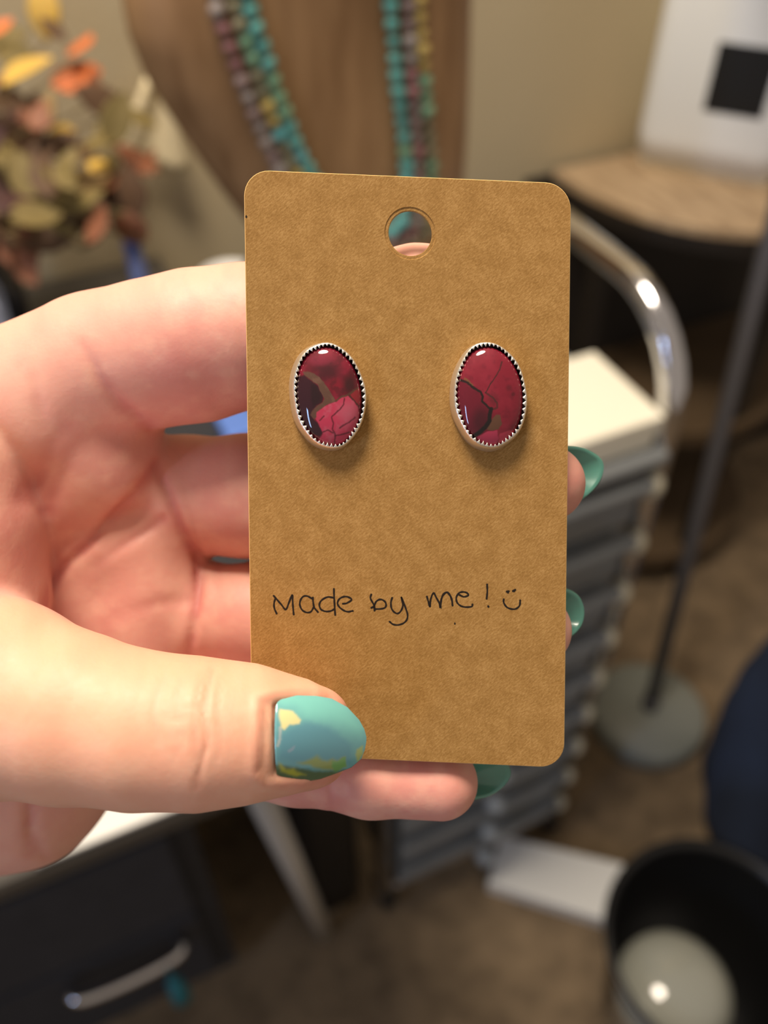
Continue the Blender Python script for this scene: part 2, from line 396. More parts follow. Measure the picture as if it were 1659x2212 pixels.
for i, (px, py, L, ang, cm) in enumerate(LEAF):
    dd = .80 + random.uniform(-.05, .07)
    c = P(px, py, dd); Ls = 1.15 * L * dd / F
    a = math.radians(ang) ; ax = Rw3 * math.cos(a) + Uw3 * math.sin(a)
    tl = random.uniform(-.5, .5); ax = ax + Bw3 * tl; ax /= np.linalg.norm(ax)
    nrm = Bw3 + Uw3 * random.uniform(-.1, .7) + Rw3 * random.uniform(-.5, .5); nrm -= ax * (nrm @ ax); nrm /= np.linalg.norm(nrm)
    sd = np.cross(nrm, ax)
    V = []; ns = 7
    for k in range(ns):
        s = k / (ns - 1); wv = .36 * math.sin(math.pi * min(1, s * .97 + .015)) ** .75 * (1.05 - .35 * s)
        curl = .16 * math.sin(s * 2.4 + i)
        for t in (-1, 0, 1):
            V.append(c + Ls * (ax * (s - .5) + sd * t * wv + nrm * (curl + .10 * abs(t) * (1 if i % 2 else -.4))))
    Fc = [(k * 3 + j, k * 3 + j + 1, (k + 1) * 3 + j + 1, (k + 1) * 3 + j) for k in range(ns - 1) for j in range(2)]
    lf = ob('leaf', V, Fc, leafm[cm], bq)
    so = lf.modifiers.new('thick', 'SOLIDIFY'); so.thickness = .0008
    sb = lf.modifiers.new('sub', 'SUBSURF'); sb.levels = 1; sb.render_levels = 1
    base = c - ax * Ls * .5
    mid = (base + stemtop) / 2 + np.array([0, .02, .02])
    if i % 2 == 0: ob('stem', *tube(catmull(np.array([base, mid, stemtop]), 6), .0012, 6), M_stem, bq)
# small things on the desk near the leaves
q = on_z(292, 640, DZ)
pen = thing('blue_pen', 'pale blue pen standing upright on the desk beside the leaves', 'pen', (q[0], q[1], DZ))
top = P(285, 528, .86)
q2 = P(318, 660, .88)
ob('barrel', *tube(np.array([q2, (q2 + top) / 2, top]), .009, 14), M_blue, pen)
ob('cap', *tube(np.array([top, top + (top - q2) * .06]), .010, 14), M_blue, pen)
cc = on_z(-5, 800, DZ)
cr = thing('crystal_cluster', 'pale bluish crystal cluster at the left edge below the leaves', 'crystal', cc)
for k in range(9):
    b0 = np.array([cc[0] + random.uniform(-.03, .03), cc[1] + random.uniform(-.03, .03), DZ])
    tp_ = b0 + np.array([random.uniform(-.03, .03), random.uniform(-.02, .02), random.uniform(.06, .13)])
    ob('crystal_point', *tube(np.array([b0, b0 * .25 + tp_ * .75, tp_]), [.014, .013, .001], 6), M_crystal, cr, smooth=False)
# cream cloth leaning on the wall between bust and leaves
def sheet(grid):                     # grid [n][m] of points -> verts, faces
    n = len(grid); m = len(grid[0]); V = [p for rw in grid for p in rw]
    return V, [(i * m + j, i * m + j + 1, (i + 1) * m + j + 1, (i + 1) * m + j) for i in range(n - 1) for j in range(m - 1)]
g = []
for i in range(9):
    s = i / 8; rw = []
    for j in range(9):
        t = j / 8
        px = 322 + (1 - s) * 12 + (t - .5) * 2 * (18 + 70 * s); py = 165 + 200 * s + 10 * math.sin(t * 9)
        p = on_y(px, py, WY - .03 - .006 * math.sin(t * 8 + s)); rw.append(p)
    g.append(rw)
cl = ob('cream_panel', *sheet(g), M_cream); cl.modifiers.new('thick', 'SOLIDIFY').thickness = .002  # thin pointed cream surface set just off the wall
tag(cl, 'pale cream pointed cloth hanging on the wall between leaves and bust', 'panel')

# ------------------------------------------------------------------ half-round shelf with white canister
sh = thing('corner_shelf', 'half round shelf unit with pale wood top and dark frame', 'shelf', (1.0, .95, 0))
SX, SRX, SRY, SZ = 1.00, .245, .30, .748
def half(rx, ry, z0, z1, n=28):
    poly = [(SX + rx * math.cos(a), WY - .02 - ry * math.sin(a) ** .9 if math.sin(a) > 0 else WY - .02) for a in np.linspace(math.pi, 2 * math.pi, n)]
    poly = [(SX - rx * math.cos(a), WY - .016 - ry * max(0, math.sin(a)) ** .85) for a in np.linspace(0, math.pi, n)]
    return prism(poly, z0, z1)
tpb = ob('top_board', *half(SRX, SRY, SZ - .012, SZ), M_palewood, sh, smooth=False)
ob('top_edge', *half(SRX - .001, SRY - .001, SZ - .035, SZ - .012), M_darkwood, sh, smooth=False)
ob('shelf_board', *half(SRX - .01, SRY - .03, .36, .385), M_brownwood, sh, smooth=False)
ob('shelf_board', *half(SRX - .01, SRY - .03, .06, .085), M_brownwood, sh, smooth=False)
ob('back_panel', *box(SX - SRX - .04, SX + SRX + .3, WY - .016, WY - .002, .0, SZ - .012), M_darkwood, sh, smooth=False)
for a in (.10, .5, .9):
    x = SX - (SRX - .03) * math.cos(a * math.pi); y = WY - .016 - (SRY - .06) * max(0, math.sin(a * math.pi)) ** .85 - .004
    ob('upright', *box(x - .012, x + .012, y - .012, min(y + .012, WY - .017), 0, SZ - .035), M_darkwood, sh, smooth=False)
# canister
cb = on_z(1522, 395, SZ)
can = thing('white_canister', 'white square canister with black label on the half round shelf', 'canister', (cb[0] + .05, cb[1] + .07, SZ))
cc0 = np.array([cb[0] + .075, cb[1] + .075])
def rsq(h, r, z, n=5, rot=0.0):
    pts = []
    for cx_, cy_, a0 in ((h - r, h - r, 0), (-h + r, h - r, 90), (-h + r, -h + r, 180), (h - r, -h + r, 270)):
        for k in range(n):
            a = math.radians(a0 + 90 * k / (n - 1)); pts.append((cx_ + r * math.cos(a), cy_ + r * math.sin(a)))
    c, s = math.cos(rot), math.sin(rot)
    return [(cc0[0] + x * c - y * s, cc0[1] + x * s + y * c, z) for x, y in pts]
def stack(rings):
    n = len(rings[0]); V = [p for rg in rings for p in rg]
    Fc = [(i * n + k, i * n + (k + 1) % n, (i + 1) * n + (k + 1) % n, (i + 1) * n + k) for i in range(len(rings) - 1) for k in range(n)]
    return V, Fc + [tuple(range(n - 1, -1, -1)), tuple((len(rings) - 1) * n + k for k in range(n))]
crot = math.radians(-50)
ob('body', *stack([rsq(.098, .028, SZ + .014, rot=crot), rsq(.101, .03, SZ + .05, rot=crot), rsq(.101, .03, SZ + .30, rot=crot), rsq(.096, .03, SZ + .31, rot=crot)]), M_white, can)
ob('foot', *stack([rsq(.090, .012, SZ, rot=crot), rsq(.093, .012, SZ + .016, rot=crot)]), M_paper, can)
ob('lid', *stack([rsq(.103, .032, SZ + .31, rot=crot), rsq(.103, .032, SZ + .335, rot=crot), rsq(.096, .02, SZ + .345, rot=crot)]), M_white, can)
c, s = math.cos(crot), math.sin(crot)
def on_face(x, z, off=.0012): yy = -.101 - off; return (cc0[0] + x * c - yy * s, cc0[1] + x * s + yy * c, z)
lb = [on_face(x, z, o_) for o_ in (.0002, .0014) for z in (SZ + .095, SZ + .18) for x in (-.018, .058)]
ob('label_patch', lb, [(0, 1, 3, 2), (4, 6, 7, 5), (0, 4, 5, 1), (2, 3, 7, 6), (0, 2, 6, 4), (1, 5, 7, 3)], M_label, can, smooth=False)

# ------------------------------------------------------------------ floor lamp, bins and boxes on the floor
fb = on_z(1392, 1556, 0)
fl = thing('floor_lamp', 'slim grey floor lamp pole on a round pale base', 'lamp', fb)
ob('base', *lathe([(.090, 0), (.094, .006), (.094, .03), (.088, .038), (.02, .042), (.001, .042)], fb, 48), M_lampgrey, fl)
pt = P(1668, 500, 1.02); pb = fb + np.array([0, 0, .04])
ob('pole', *tube(np.array([pb + (pt - pb) * k for k in np.linspace(0, 1.6, 5)]), .011, 14), M_pole, fl)
ob('socket', *tube(np.array([pb, pb + (pt - pb) * .03]), .014, 14), M_pole, fl)
pe = pb + (pt - pb) * 1.6
ob('lamp_shade', *lathe([(.13, -.02), (.09, .16), (.088, .16), (.128, -.02)], pe, 40, cap=False), M_cream, fl)

# white box on the carpet
bc = [on_z(1085, 1806, .03), on_z(1345, 1868, .03), on_z(1316, 1990, .03), on_z(1056, 1908, .03)]
pl = [(p[0], p[1]) for p in bc]
fbx = thing('shoe_box', 'white flat box lying on the carpet before the black bin', 'box', (np.mean([p[0] for p in pl]), np.mean([p[1] for p in pl]), 0))
o = ob('box_body', *prism(pl[::-1], 0.0, .024), M_whitetop, fbx, smooth=False); bevel(o, .002)
cx_, cy_ = np.mean([p[0] for p in pl]), np.mean([p[1] for p in pl])
o = ob('lid', *prism([(cx_ + (x - cx_) * 1.02, cy_ + (y - cy_) * 1.02) for x, y in pl[::-1]], .016, .032), M_whitetop, fbx, smooth=False); bevel(o, .002)

# black bin
BZ = .24
bn = on_z(1545, 2040, BZ)
bin_ = thing('waste_bin', 'round black plastic bin with a dark open rim at lower right', 'bin', (bn[0], bn[1], 0))
R_ = .122
ob('bucket', *lathe([(.001, .0), (.085, 0), (R_ - .004, BZ - .01), (R_ + .004, BZ - .004), (R_ + .004, BZ), (R_ - .004, BZ), (R_ - .008, BZ - .012), (.081, .006), (.001, .006)], (bn[0], bn[1], 0), 56, cap=False), M_black, bin_)
lidc = on_z(1470, 2120, BZ - .02)
jar = thing('clear_lid_tub', 'glossy grey domed tub sitting inside the black bin', 'tub', (lidc[0], lidc[1], .01))
ob('tub', *lathe([(.050, 0), (.060, .15), (.062, .17), (.001, .17)], (lidc[0], lidc[1], .01), 40), M_clear, jar)
ob('dome_lid', *lathe([(.066, .165), (.067, .175), (.063, .19), (.05, .203), (.03, .212), (.001, .215)], (lidc[0], lidc[1], .01), 44), M_clear, jar)

# navy fabric bag at the right edge
nb = on_z(1745, 1830, 0)
bag = thing('denim_bag', 'slumped dark navy fabric bag on the carpet at right edge', 'bag', nb)
V = []; n1, n2 = 26, 40
for i in range(n1):
    s = i / (n1 - 1)
    for k in range(n2):
        a = 2 * math.pi * k / n2
        rr = (.15 + .02 * math.sin(3 * a + 4 * s) + .012 * math.sin(7 * a + 9 * s)) * (1 - .55 * s ** 2.2)
        if i == 0: rr *= .85
        V.append((nb[0] + rr * math.cos(a) * .8, nb[1] + rr * math.sin(a) * 1.25 + .05 * s, s * .44))
Fc = [(i * n2 + k, i * n2 + (k + 1) % n2, (i + 1) * n2 + (k + 1) % n2, (i + 1) * n2 + k) for i in range(n1 - 1) for k in range(n2)]
Fc += [tuple(range(n2 - 1, -1, -1)), tuple((n1 - 1) * n2 + k for k in range(n2))]
ob('pouch', V, Fc, M_navy, bag)
hp = [(nb[0] - .05, nb[1] + .04, .42), (nb[0] - .07, nb[1] + .03, .52), (nb[0], nb[1] + .05, .58), (nb[0] + .06, nb[1] + .06, .52), (nb[0] + .05, nb[1] + .06, .42)]
ob('strap', *tube(catmull(np.array(hp), 8), .012, 10), M_navy, bag)
# black block put where shade falls between desk and cart
kb = thing('shade_block', 'black upright case added for the dark shade between desk and drawer cart', 'case', (.17, .55, 0))
o = ob('shell', *box(.105, .185, .47, .74, 0, .50), M_black, kb, smooth=False); bevel(o, .015, 3)
ob('handle', *tube(catmull(np.array([(.145, .55, .495), (.145, .56, .53), (.145, .64, .53), (.145, .65, .495)]), 6), .007, 8), M_black, kb)


# ------------------------------------------------------------------ kraft card held in the hand
# card plane in camera space (mm): origin, x axis, y axis (slightly skewed card), taken as x right, y up, d away
K1 = np.array([.99181201, -.04325925, -.00314496]); K2 = np.array([-.00299444, 1.00454612, -.07355714]); KT = np.array([3.677618, 5.61757241, 136.49752157])
KN = np.cross(K1, K2); KN /= np.linalg.norm(KN)
if KN[2] > 0: KN = -KN               # towards the viewer (smaller d)
KH = np.stack([K1, K2, KT], 1); KHi = np.linalg.inv(KH)
def card_uv(px, py):                 # photo pixel -> card millimetres
    h = KHi @ np.array([(px - CX) / F, (CY - py) / F, 1.0]); return h[0] / h[2], h[1] / h[2]
def card_w(u, v, z=0.0):             # card millimetres -> world metres
    u = np.asarray(u, float); v = np.asarray(v, float); z = np.asarray(z, float)
    p = K1 * u[..., None] + K2 * v[..., None] + KT + KN * z[..., None]
    p = p * np.array([1, 1, -1.0]) * .001
    return cam2w(p)
def cardify(vf):                     # verts in card mm -> world
    v, f = vf; v = np.asarray(v, float); return card_w(v[:, 0], v[:, 1], v[:, 2]), f

def card_material():
    m = mat('kraft_paper', rgb(190, 146, 88), .82, spec=.25)
    nt = m.node_tree; b = nt.nodes['Principled BSDF']
    tc = nt.nodes.new('ShaderNodeTexCoord')
    def fib(rot, scale, st, det=4):
        r0 = nt.nodes.new('ShaderNodeMapping'); r0.inputs['Rotation'].default_value = rot
        nt.links.new(tc.outputs['UV'], r0.inputs[0])
        mp = nt.nodes.new('ShaderNodeMapping'); mp.inputs['Scale'].default_value = st
        nt.links.new(r0.outputs[0], mp.inputs[0])
        n = nt.nodes.new('ShaderNodeTexNoise'); n.inputs['Scale'].default_value = scale; n.inputs['Detail'].default_value = det
        nt.links.new(mp.outputs[0], n.inputs['Vector']); return n
    A = fib((0, 0, math.radians(-42)), 1.6, (1, 2.6, 1), 4); B = fib((0, 0, math.radians(-50)), 3.6, (1, 2.0, 1), 3); C = fib((0, 0, 0), .35, (1, 1, 1), 3)
    def rng_(n, a, bb, lo, hi):
        r = nt.nodes.new('ShaderNodeMapRange'); r.inputs[1].default_value = a; r.inputs[2].default_value = bb; r.inputs[3].default_value = lo; r.inputs[4].default_value = hi
        nt.links.new(n.outputs['Fac'], r.inputs[0]); return r
    def addn(x, y):
        q = nt.nodes.new('ShaderNodeMath'); q.operation = 'ADD'; nt.links.new(x.outputs[0], q.inputs[0]); nt.links.new(y.outputs[0], q.inputs[1]); return q
    sm = addn(addn(rng_(A, .3, .7, 0, .45), rng_(B, .3, .7, 0, .30)), rng_(C, .3, .7, 0, .25))
    cr = nt.nodes.new('ShaderNodeValToRGB'); nt.links.new(sm.outputs[0], cr.inputs[0])
    cr.color_ramp.elements[0].position = .22; cr.color_ramp.elements[0].color = rgb(138, 101, 50)
    cr.color_ramp.elements[1].position = .78; cr.color_ramp.elements[1].color = rgb(172, 134, 80)
    e = cr.color_ramp.elements.new(.5); e.color = rgb(154, 116, 63)
    nt.links.new(cr.outputs[0], b.inputs['Base Color'])
    bp = nt.nodes.new('ShaderNodeBump'); bp.inputs['Strength'].default_value = .35; bp.inputs['Distance'].default_value = .00006
    nt.links.new(sm.outputs[0], bp.inputs['Height']); nt.links.new(bp.outputs[0], b.inputs['Normal'])
    return m
M_card = card_material(); M_cardedge = mat('kraft_edge', rgb(226, 186, 120), .8)
CW, CH, CR, CT = 25.0, 45.0, 3.9, .45
def rr_out(ins, z, n=10):
    out = []
    for sx, sy, a0 in ((1, 1, 0), (-1, 1, 90), (-1, -1, 180), (1, -1, 270)):
        for k in range(n):
            a = math.radians(a0 + 90 * k / (n - 1)); r = CR - ins
            out.append((sx * (CW - CR) + r * math.cos(a), sy * (CH - CR) + r * math.sin(a), z))
    return out
hu, hv = card_uv(886, 504); HR = 3.32
def circ(r, z, n=48): return [(hu + r * math.cos(2 * math.pi * k / n), hv + r * math.sin(2 * math.pi * k / n), z) for k in range(n)]
rings = {}
V = []; Fc = []; edge_faces = []
def addring(r): 
    k = len(V); V.extend(r); return list(range(k, k + len(r)))
fo = addring(rr_out(.10, 0)); so_ = addring(rr_out(0, -.12)); sb_ = addring(rr_out(0, -CT + .1)); bo = addring(rr_out(.1, -CT))
h1 = addring(circ(HR + .62, 0)); h2 = addring(circ(HR + .50, -.14)); h3 = addring(circ(HR + .12, -.14)); h4 = addring(circ(HR, -.2)); h5 = addring(circ(HR, -CT + .05)); h6 = addring(circ(HR + .1, -CT))
def bridge(a, b, flip=False):
    n = len(a)
    for k in range(n):
        q = (a[k], a[(k + 1) % n], b[(k + 1) % n], b[k]); Fc.append(q[::-1] if flip else q)
def fill(outer, hole):
    tri = geometry.tessellate_polygon([[Vector(V[i]) for i in outer], [Vector(V[i]) for i in hole]])
    idx = outer + hole
    for t in tri: Fc.append(tuple(idx[i] for i in t))
fill(fo, h1); fill(bo, h6)
nf_front = len(Fc)
bridge(fo, so_, True); bridge(so_, sb_, True); bridge(sb_, bo, True)
n_edge = len(Fc)
bridge(h1, h2); bridge(h2, h3); bridge(h3, h4); bridge(h4, h5); bridge(h5, h6)
V = np.array(V)
card = ob('earring_card', card_w(V[:, 0], V[:, 1], V[:, 2]), Fc, M_card, smooth=False, origin=card_w(0, -45, 0))
card.data.materials.append(M_cardedge)
uvl = card.data.uv_layers.new(name='uv')
for lp in card.data.loops: uvl.data[lp.index].uv = (V[lp.vertex_index][0], V[lp.vertex_index][1])
for i, p in enumerate(card.data.polygons):
    if nf_front <= i < n_edge: p.material_index = 1
bm = bmesh.new(); bm.from_mesh(card.data); bmesh.ops.recalc_face_normals(bm, faces=bm.faces); bm.to_mesh(card.data); bm.free()
tag(card, 'brown kraft paper earring card with rounded corners and punched hole', 'card')
# handwriting
SA = [[(125, 355), (100, 440), (105, 530), (145, 625)], [(95, 310), (150, 372), (230, 465), (310, 552), (370, 420), (425, 290), (432, 400), (440, 520), (452, 640)],
      [(775, 355), (690, 312), (620, 322), (572, 390), (562, 470), (602, 560), (680, 605), (760, 592), (810, 510)], [(795, 340), (800, 420), (822, 520), (885, 598)],
      [(1155, 340), (1060, 330), (960, 380), (912, 460), (940, 550), (1030, 588), (1120, 578), (1180, 545)], [(1172, 185), (1176, 330), (1186, 500), (1195, 650)],
      [(1335, 450), (1400, 440), (1488, 380), (1440, 335), (1360, 322), (1275, 360), (1238, 430), (1262, 500), (1340, 565), (1420, 593), (1508, 578)]]
SB = [[(182, 285), (168, 350), (208, 430), (238, 490), (240, 570)], [(185, 522), (232, 490), (270, 412), (340, 372), (415, 400), (448, 460), (430, 518), (350, 542), (240, 545)], [(200, 515), (240, 520), (245, 560)],
      [(556, 345), (535, 430), (545, 530), (592, 598), (655, 625), (712, 580), (748, 480), (724, 340)], [(724, 340), (762, 430), (802, 540), (832, 640), (822, 730), (760, 798), (660, 830), (572, 818), (512, 772)],
      [(1180, 322), (1202, 400), (1235, 505), (1245, 380), (1297, 258), (1345, 335), (1400, 440), (1422, 528), (1426, 420), (1462, 300), (1535, 242), (1592, 295), (1628, 380), (1640, 480)]]
SC_ = [[(350, 290), (430, 325), (512, 298), (480, 252), (410, 238), (340, 262), (296, 340), (312, 430), (380, 490), (470, 510), (572, 500), (585, 462)],
      [(848, 105), (852, 230), (840, 358)], [(868, 494), (872, 504)], [(1200, 232), (1236, 226)], [(1225, 232), (1222, 250)], [(1312, 222), (1352, 200)], [(1330, 225), (1340, 215)],
      [(1146, 372), (1146, 430), (1200, 510), (1290, 545), (1370, 538), (1430, 480), (1440, 390)]]
M_ink = mat('black_ink', rgb(34, 26, 20), .6, spec=.2)
def stroke_vf(st, ox):
    pth = catmull(np.array(st, float), 7) / 8.295 + np.array([ox, 1250])
    uv = np.array([card_uv(a, b) for a, b in pth]); c3 = np.c_[uv, np.zeros(len(uv))]
    n = len(c3); rad = np.full(n, .185) + .02 * np.sin(np.arange(n) * .7); rad[0] *= .8; rad[-1] *= .8
    if len(st) == 2: c3 = np.array([c3[0], (c3[0] + c3[-1]) / 2, c3[-1]]); rad = np.full(3, .21)
    v, f = tube(c3, rad, 8); v[:, 2] = np.where(v[:, 2] > 0, .012, -.02)
    return [(v, f)] + [lathe([(.17, -.02), (.17, .012), (.001, .0125)], e, 10, cap=False) for e in (c3[0], c3[-1])]
for nm_, ox, sts in (('letter', 580, SA[0:2]), ('letter', 580, SA[2:4]), ('letter', 580, SA[4:6]), ('letter', 580, SA[6:7]), ('letter', 780, SB[0:3]), ('letter', 780, SB[3:5]), ('letter', 780, SB[5:6]),
                     ('letter', 950, SC_[0:1]), ('exclamation_stroke', 950, SC_[1:2]), ('exclamation_dot', 950, SC_[2:3]), ('smiley_eye', 950, SC_[3:5]), ('smiley_eye', 950, SC_[5:7]), ('smiley_mouth', 950, SC_[7:8])):
    ob(nm_, *cardify(merge(*[q for st in sts for q in stroke_vf(st, ox)])), M_ink, card, smooth=False)
for (a, b, r_) in ((950 + 270 / 8.295, 1250 + 805 / 8.295, .14), (532, 468, .16)):
    u, v_ = card_uv(a, b); ob('ink_speck', *cardify(lathe([(r_, -.02), (r_, .012), (.001, .0125)], (u, v_, 0), 10, 1, 1.4, cap=False)), M_ink, card, smooth=False)

# ------------------------------------------------------------------ earrings
def vnoise(x, y, seed=0):
    def h(i, j):
        n = (i * 374761393 + j * 668265263 + seed * 974634777) & 0x7fffffff
        n = (n ^ (n >> 13)) * 1274126177 & 0x7fffffff
        return ((n ^ (n >> 16)) & 0xffff) / 65535.0
    xi = np.floor(x).astype(np.int64); yi = np.floor(y).astype(np.int64); fx = x - xi; fy = y - yi
    fx = fx * fx * (3 - 2 * fx); fy = fy * fy * (3 - 2 * fy)
    return (h(xi, yi) * (1 - fx) + h(xi + 1, yi) * fx) * (1 - fy) + (h(xi, yi + 1) * (1 - fx) + h(xi + 1, yi + 1) * fx) * fy
def fbm(x, y, seed=0, o=4):
    r = 0; a = .5; t = 0
    for k in range(o): r = r + a * vnoise(x * 2 ** k, y * 2 ** k, seed + k); t += a; a *= .55
    return r / t
def poly_sd(X, Y, poly):             # signed distance, negative inside
    p = np.array(poly, float); n = len(p); d = np.full(X.shape, 1e9); ins = np.zeros(X.shape, bool)
    for i in range(n):
        a = p[i]; b = p[(i + 1) % n]; e = b - a; wx = X - a[0]; wy = Y - a[1]
        t = np.clip((wx * e[0] + wy * e[1]) / (e @ e), 0, 1)
        d = np.minimum(d, np.hypot(wx - e[0] * t, wy - e[1] * t))
        c = (a[1] > Y) != (b[1] > Y)
        xi = (b[0] - a[0]) * (Y - a[1]) / (b[1] - a[1] + 1e-12) + a[0]
        ins ^= c & (X < xi)
    return np.where(ins, -d, d)
def line_d(X, Y, pts):
    p = np.array(pts, float); d = np.full(X.shape, 1e9)
    for i in range(len(p) - 1):
        a = p[i]; e = p[i + 1] - a; wx = X - a[0]; wy = Y - a[1]; t = np.clip((wx * e[0] + wy * e[1]) / (e @ e), 0, 1)
        d = np.minimum(d, np.hypot(wx - e[0] * t, wy - e[1] * t))
    return d
def sstep(a, b, x): t = np.clip((x - a) / (b - a), 0, 1); return t * t * (3 - 2 * t)
def put(C, mask, c): return C * (1 - mask[:, None]) + s2l(c) * mask[:, None]
def stone_left(X, Y):
    wx = X + 34 * (fbm(X / 90, Y / 90, 3) - .5); wy = Y + 34 * (fbm(X / 90, Y / 90, 9) - .5)
    n1 = fbm(X / 260, Y / 260, 21); n2 = fbm(X / 120, Y / 120, 33)
    C = np.ones((len(X), 3)) * s2l((140, 14, 44))
    C = put(C, sstep(.35, .75, n1) * .8, (190, 40, 72))
    C = put(C, .8 * sstep(330, 60, np.hypot((X - 850) / 1.3, (Y - 620))), (66, 10, 24))
    C = put(C, .8 * sstep(200, 40, np.hypot(X - 1270, (Y - 880) / 1.4)), (62, 24, 22))
    C = put(C, .7 * sstep(220, 40, np.hypot(X - 1000, (Y - 900))), (170, 14, 46))
    C = put(C, .6 * sstep(150, 40, np.hypot((X - 700) / 2.2, (Y - 420))), (182, 52, 82))
    C = put(C, .5 * sstep(.5, .8, n2), (84, 20, 30))
    dk = [(250, 720), (420, 700), (580, 840), (660, 900), (720, 1000), (770, 1130), (760, 1210), (640, 1280), (570, 1380), (530, 1450), (600, 1540), (700, 1650), (770, 1780), (700, 1860), (560, 1800), (380, 1620), (250, 1400), (180, 1150), (200, 900)]
    C = put(C, sstep(14, -14, poly_sd(wx, wy, dk)), (70, 14, 34))
    C = put(C, sstep(14, -60, poly_sd(wx, wy, [(560, 830), (660, 900), (720, 1000), (770, 1130), (700, 1240), (560, 1330), (520, 1100), (520, 900)])) * .8, (48, 8, 18))
    pk = [(640, 1400), (760, 1310), (1000, 1200), (1150, 1100), (1250, 1090), (1350, 1180), (1430, 1320), (1440, 1500), (1380, 1680), (1270, 1850), (1120, 1980), (900, 2060), (660, 1960), (770, 1800), (700, 1650), (630, 1530)]
    mk = sstep(14, -14, poly_sd(wx, wy, pk))
    C = put(C, mk, (255, 88, 118)); C = put(C, mk * sstep(.42, .72, n2) * .7, (255, 140, 150))
    C = put(C, mk * .7 * sstep(320, 60, np.hypot(X - 1250, Y - 1400)), (255, 150, 156))
    for ln in ([(1175, 1140), (1160, 1250), (1080, 1350), (980, 1430), (930, 1490), (960, 1600), (950, 1720), (1000, 1850), (980, 1980)], [(1000, 1840), (1120, 1820), (1260, 1780)], [(1370, 1500), (1240, 1600), (1150, 1650), (1090, 1690)], [(780, 1480), (700, 1560)], [(760, 1780), (860, 1740), (950, 1790)]):
        C = put(C, mk * .85 * sstep(24, 4, line_d(wx, wy, ln)), (110, 18, 40))
    tan = [(380, 640), (480, 625), (600, 672), (700, 745), (780, 830), (850, 930), (930, 1060), (1010, 1190), (900, 1232), (760, 1312), (650, 1400), (640, 1500), (600, 1535), (525, 1450), (570, 1370), (650, 1280), (760, 1220), (790, 1150), (740, 1060), (700, 960), (660, 880), (580, 830), (500, 760), (420, 690)]
    mt = sstep(10, -10, poly_sd(wx, wy, tan)); C = put(C, mt, (128, 104, 72)); C = put(C, mt * sstep(.45, .7, n2) * .6, (160, 134, 96))
    C = put(C, sstep(8, -8, poly_sd(wx, wy, [(1270, 1085), (1400, 960), (1500, 960), (1510, 1200), (1430, 1280)])), (196, 58, 62))
    C = put(C, .9 * sstep(26, 10, line_d(wx, wy, [(1010, 1190), (1120, 1110), (1220, 1085), (1420, 950)])), (116, 92, 58))
    C = put(C, .9 * sstep(22, 8, line_d(wx, wy, [(1250, 1090), (1340, 1160), (1440, 1290)])), (96, 56, 42))
    return C
def stone_right(X, Y):
    wx = X + 30 * (fbm(X / 80, Y / 80, 5) - .5); wy = Y + 30 * (fbm(X / 80, Y / 80, 15) - .5)
    n1 = fbm(X / 300, Y / 300, 41); n2 = fbm(X / 110, Y / 110, 53)
    C = np.ones((len(X), 3)) * s2l((176, 34, 60))
    C = put(C, sstep(.4, .75, n1) * .7, (196, 56, 76)); C = put(C, sstep(.5, .8, n2) * .5, (140, 18, 48))
    lf = [(150, 800), (380, 810), (620, 970), (720, 1030), (770, 1200), (900, 1340), (900, 1560), (700, 1800), (500, 1900), (150, 1500)]
    C = put(C, .75 * sstep(30, -30, poly_sd(wx, wy, lf)), (132, 8, 46))
    C = put(C, .7 * sstep(260, 60, np.hypot((X - 740), (Y - 1560) / 1.5)), (72, 12, 28))
    C = put(C, .5 * sstep(90, 20, np.hypot((X - 1260), (Y - 940))), (96, 24, 34)); C = put(C, .6 * sstep(60, 15, np.hypot((X - 1340), (Y - 1060))), (80, 20, 26))
    C = put(C, .45 * sstep(170, 40, np.hypot((X - 960), (Y - 1150))), (104, 26, 34))
    tn = [(1030, 1440), (1100, 1450), (1130, 1620), (1060, 1730), (920, 1750), (840, 1725), (930, 1560)]
    C = put(C, sstep(10, -10, poly_sd(wx, wy, tn)), (136, 106, 66))
    C = put(C, sstep(10, -10, poly_sd(wx, wy, [(650, 1880), (850, 1765), (1040, 1745), (1070, 1900), (1000, 2030), (780, 2040)])), (250, 90, 120))
    C = put(C, sstep(10, -20, poly_sd(wx, wy, [(1080, 1800), (1360, 1720), (1400, 1800), (1200, 2000), (1060, 1960)])), (255, 90, 110))
    C = put(C, .9 * sstep(16, 7, line_d(wx, wy, [(1125, 440), (1080, 600), (1000, 740), (900, 900), (825, 1035)])), (84, 44, 36))
    C = put(C, .75 * sstep(26, 8, line_d(wx, wy, [(830, 1035), (950, 1130), (1040, 1230), (1040, 1310), (970, 1350)])), (84, 50, 38))
    C = put(C, sstep(18, 8, line_d(wx, wy, [(420, 770), (500, 815), (575, 890)]) ), (158, 124, 66))
    C = put(C, sstep(30, 14, line_d(wx, wy, [(180, 800), (380, 800), (500, 860), (620, 960), (720, 1020), (770, 1100), (755, 1200), (860, 1300), (930, 1345)])), (44, 24, 18))
    C = put(C, sstep(52, 30, line_d(wx, wy, [(930, 1345), (900, 1450), (895, 1560), (830, 1670), (700, 1790), (560, 1880)])), (30, 16, 14))
    return C
M_silver = mat('silver_bezel', rgb(236, 228, 212), .34, .85, bump=.00004, bscale=900)
M_gap_shade = mat('gap_shade', rgb(20, 14, 14), .6)
M_stone = vcol_mat('cabochon_stone', .6, coat=1.0)
M_stone.node_tree.nodes['Principled BSDF'].inputs['Coat Roughness'].default_value = .03; M_stone.node_tree.nodes['Principled BSDF'].inputs['Specular IOR Level'].default_value = .15
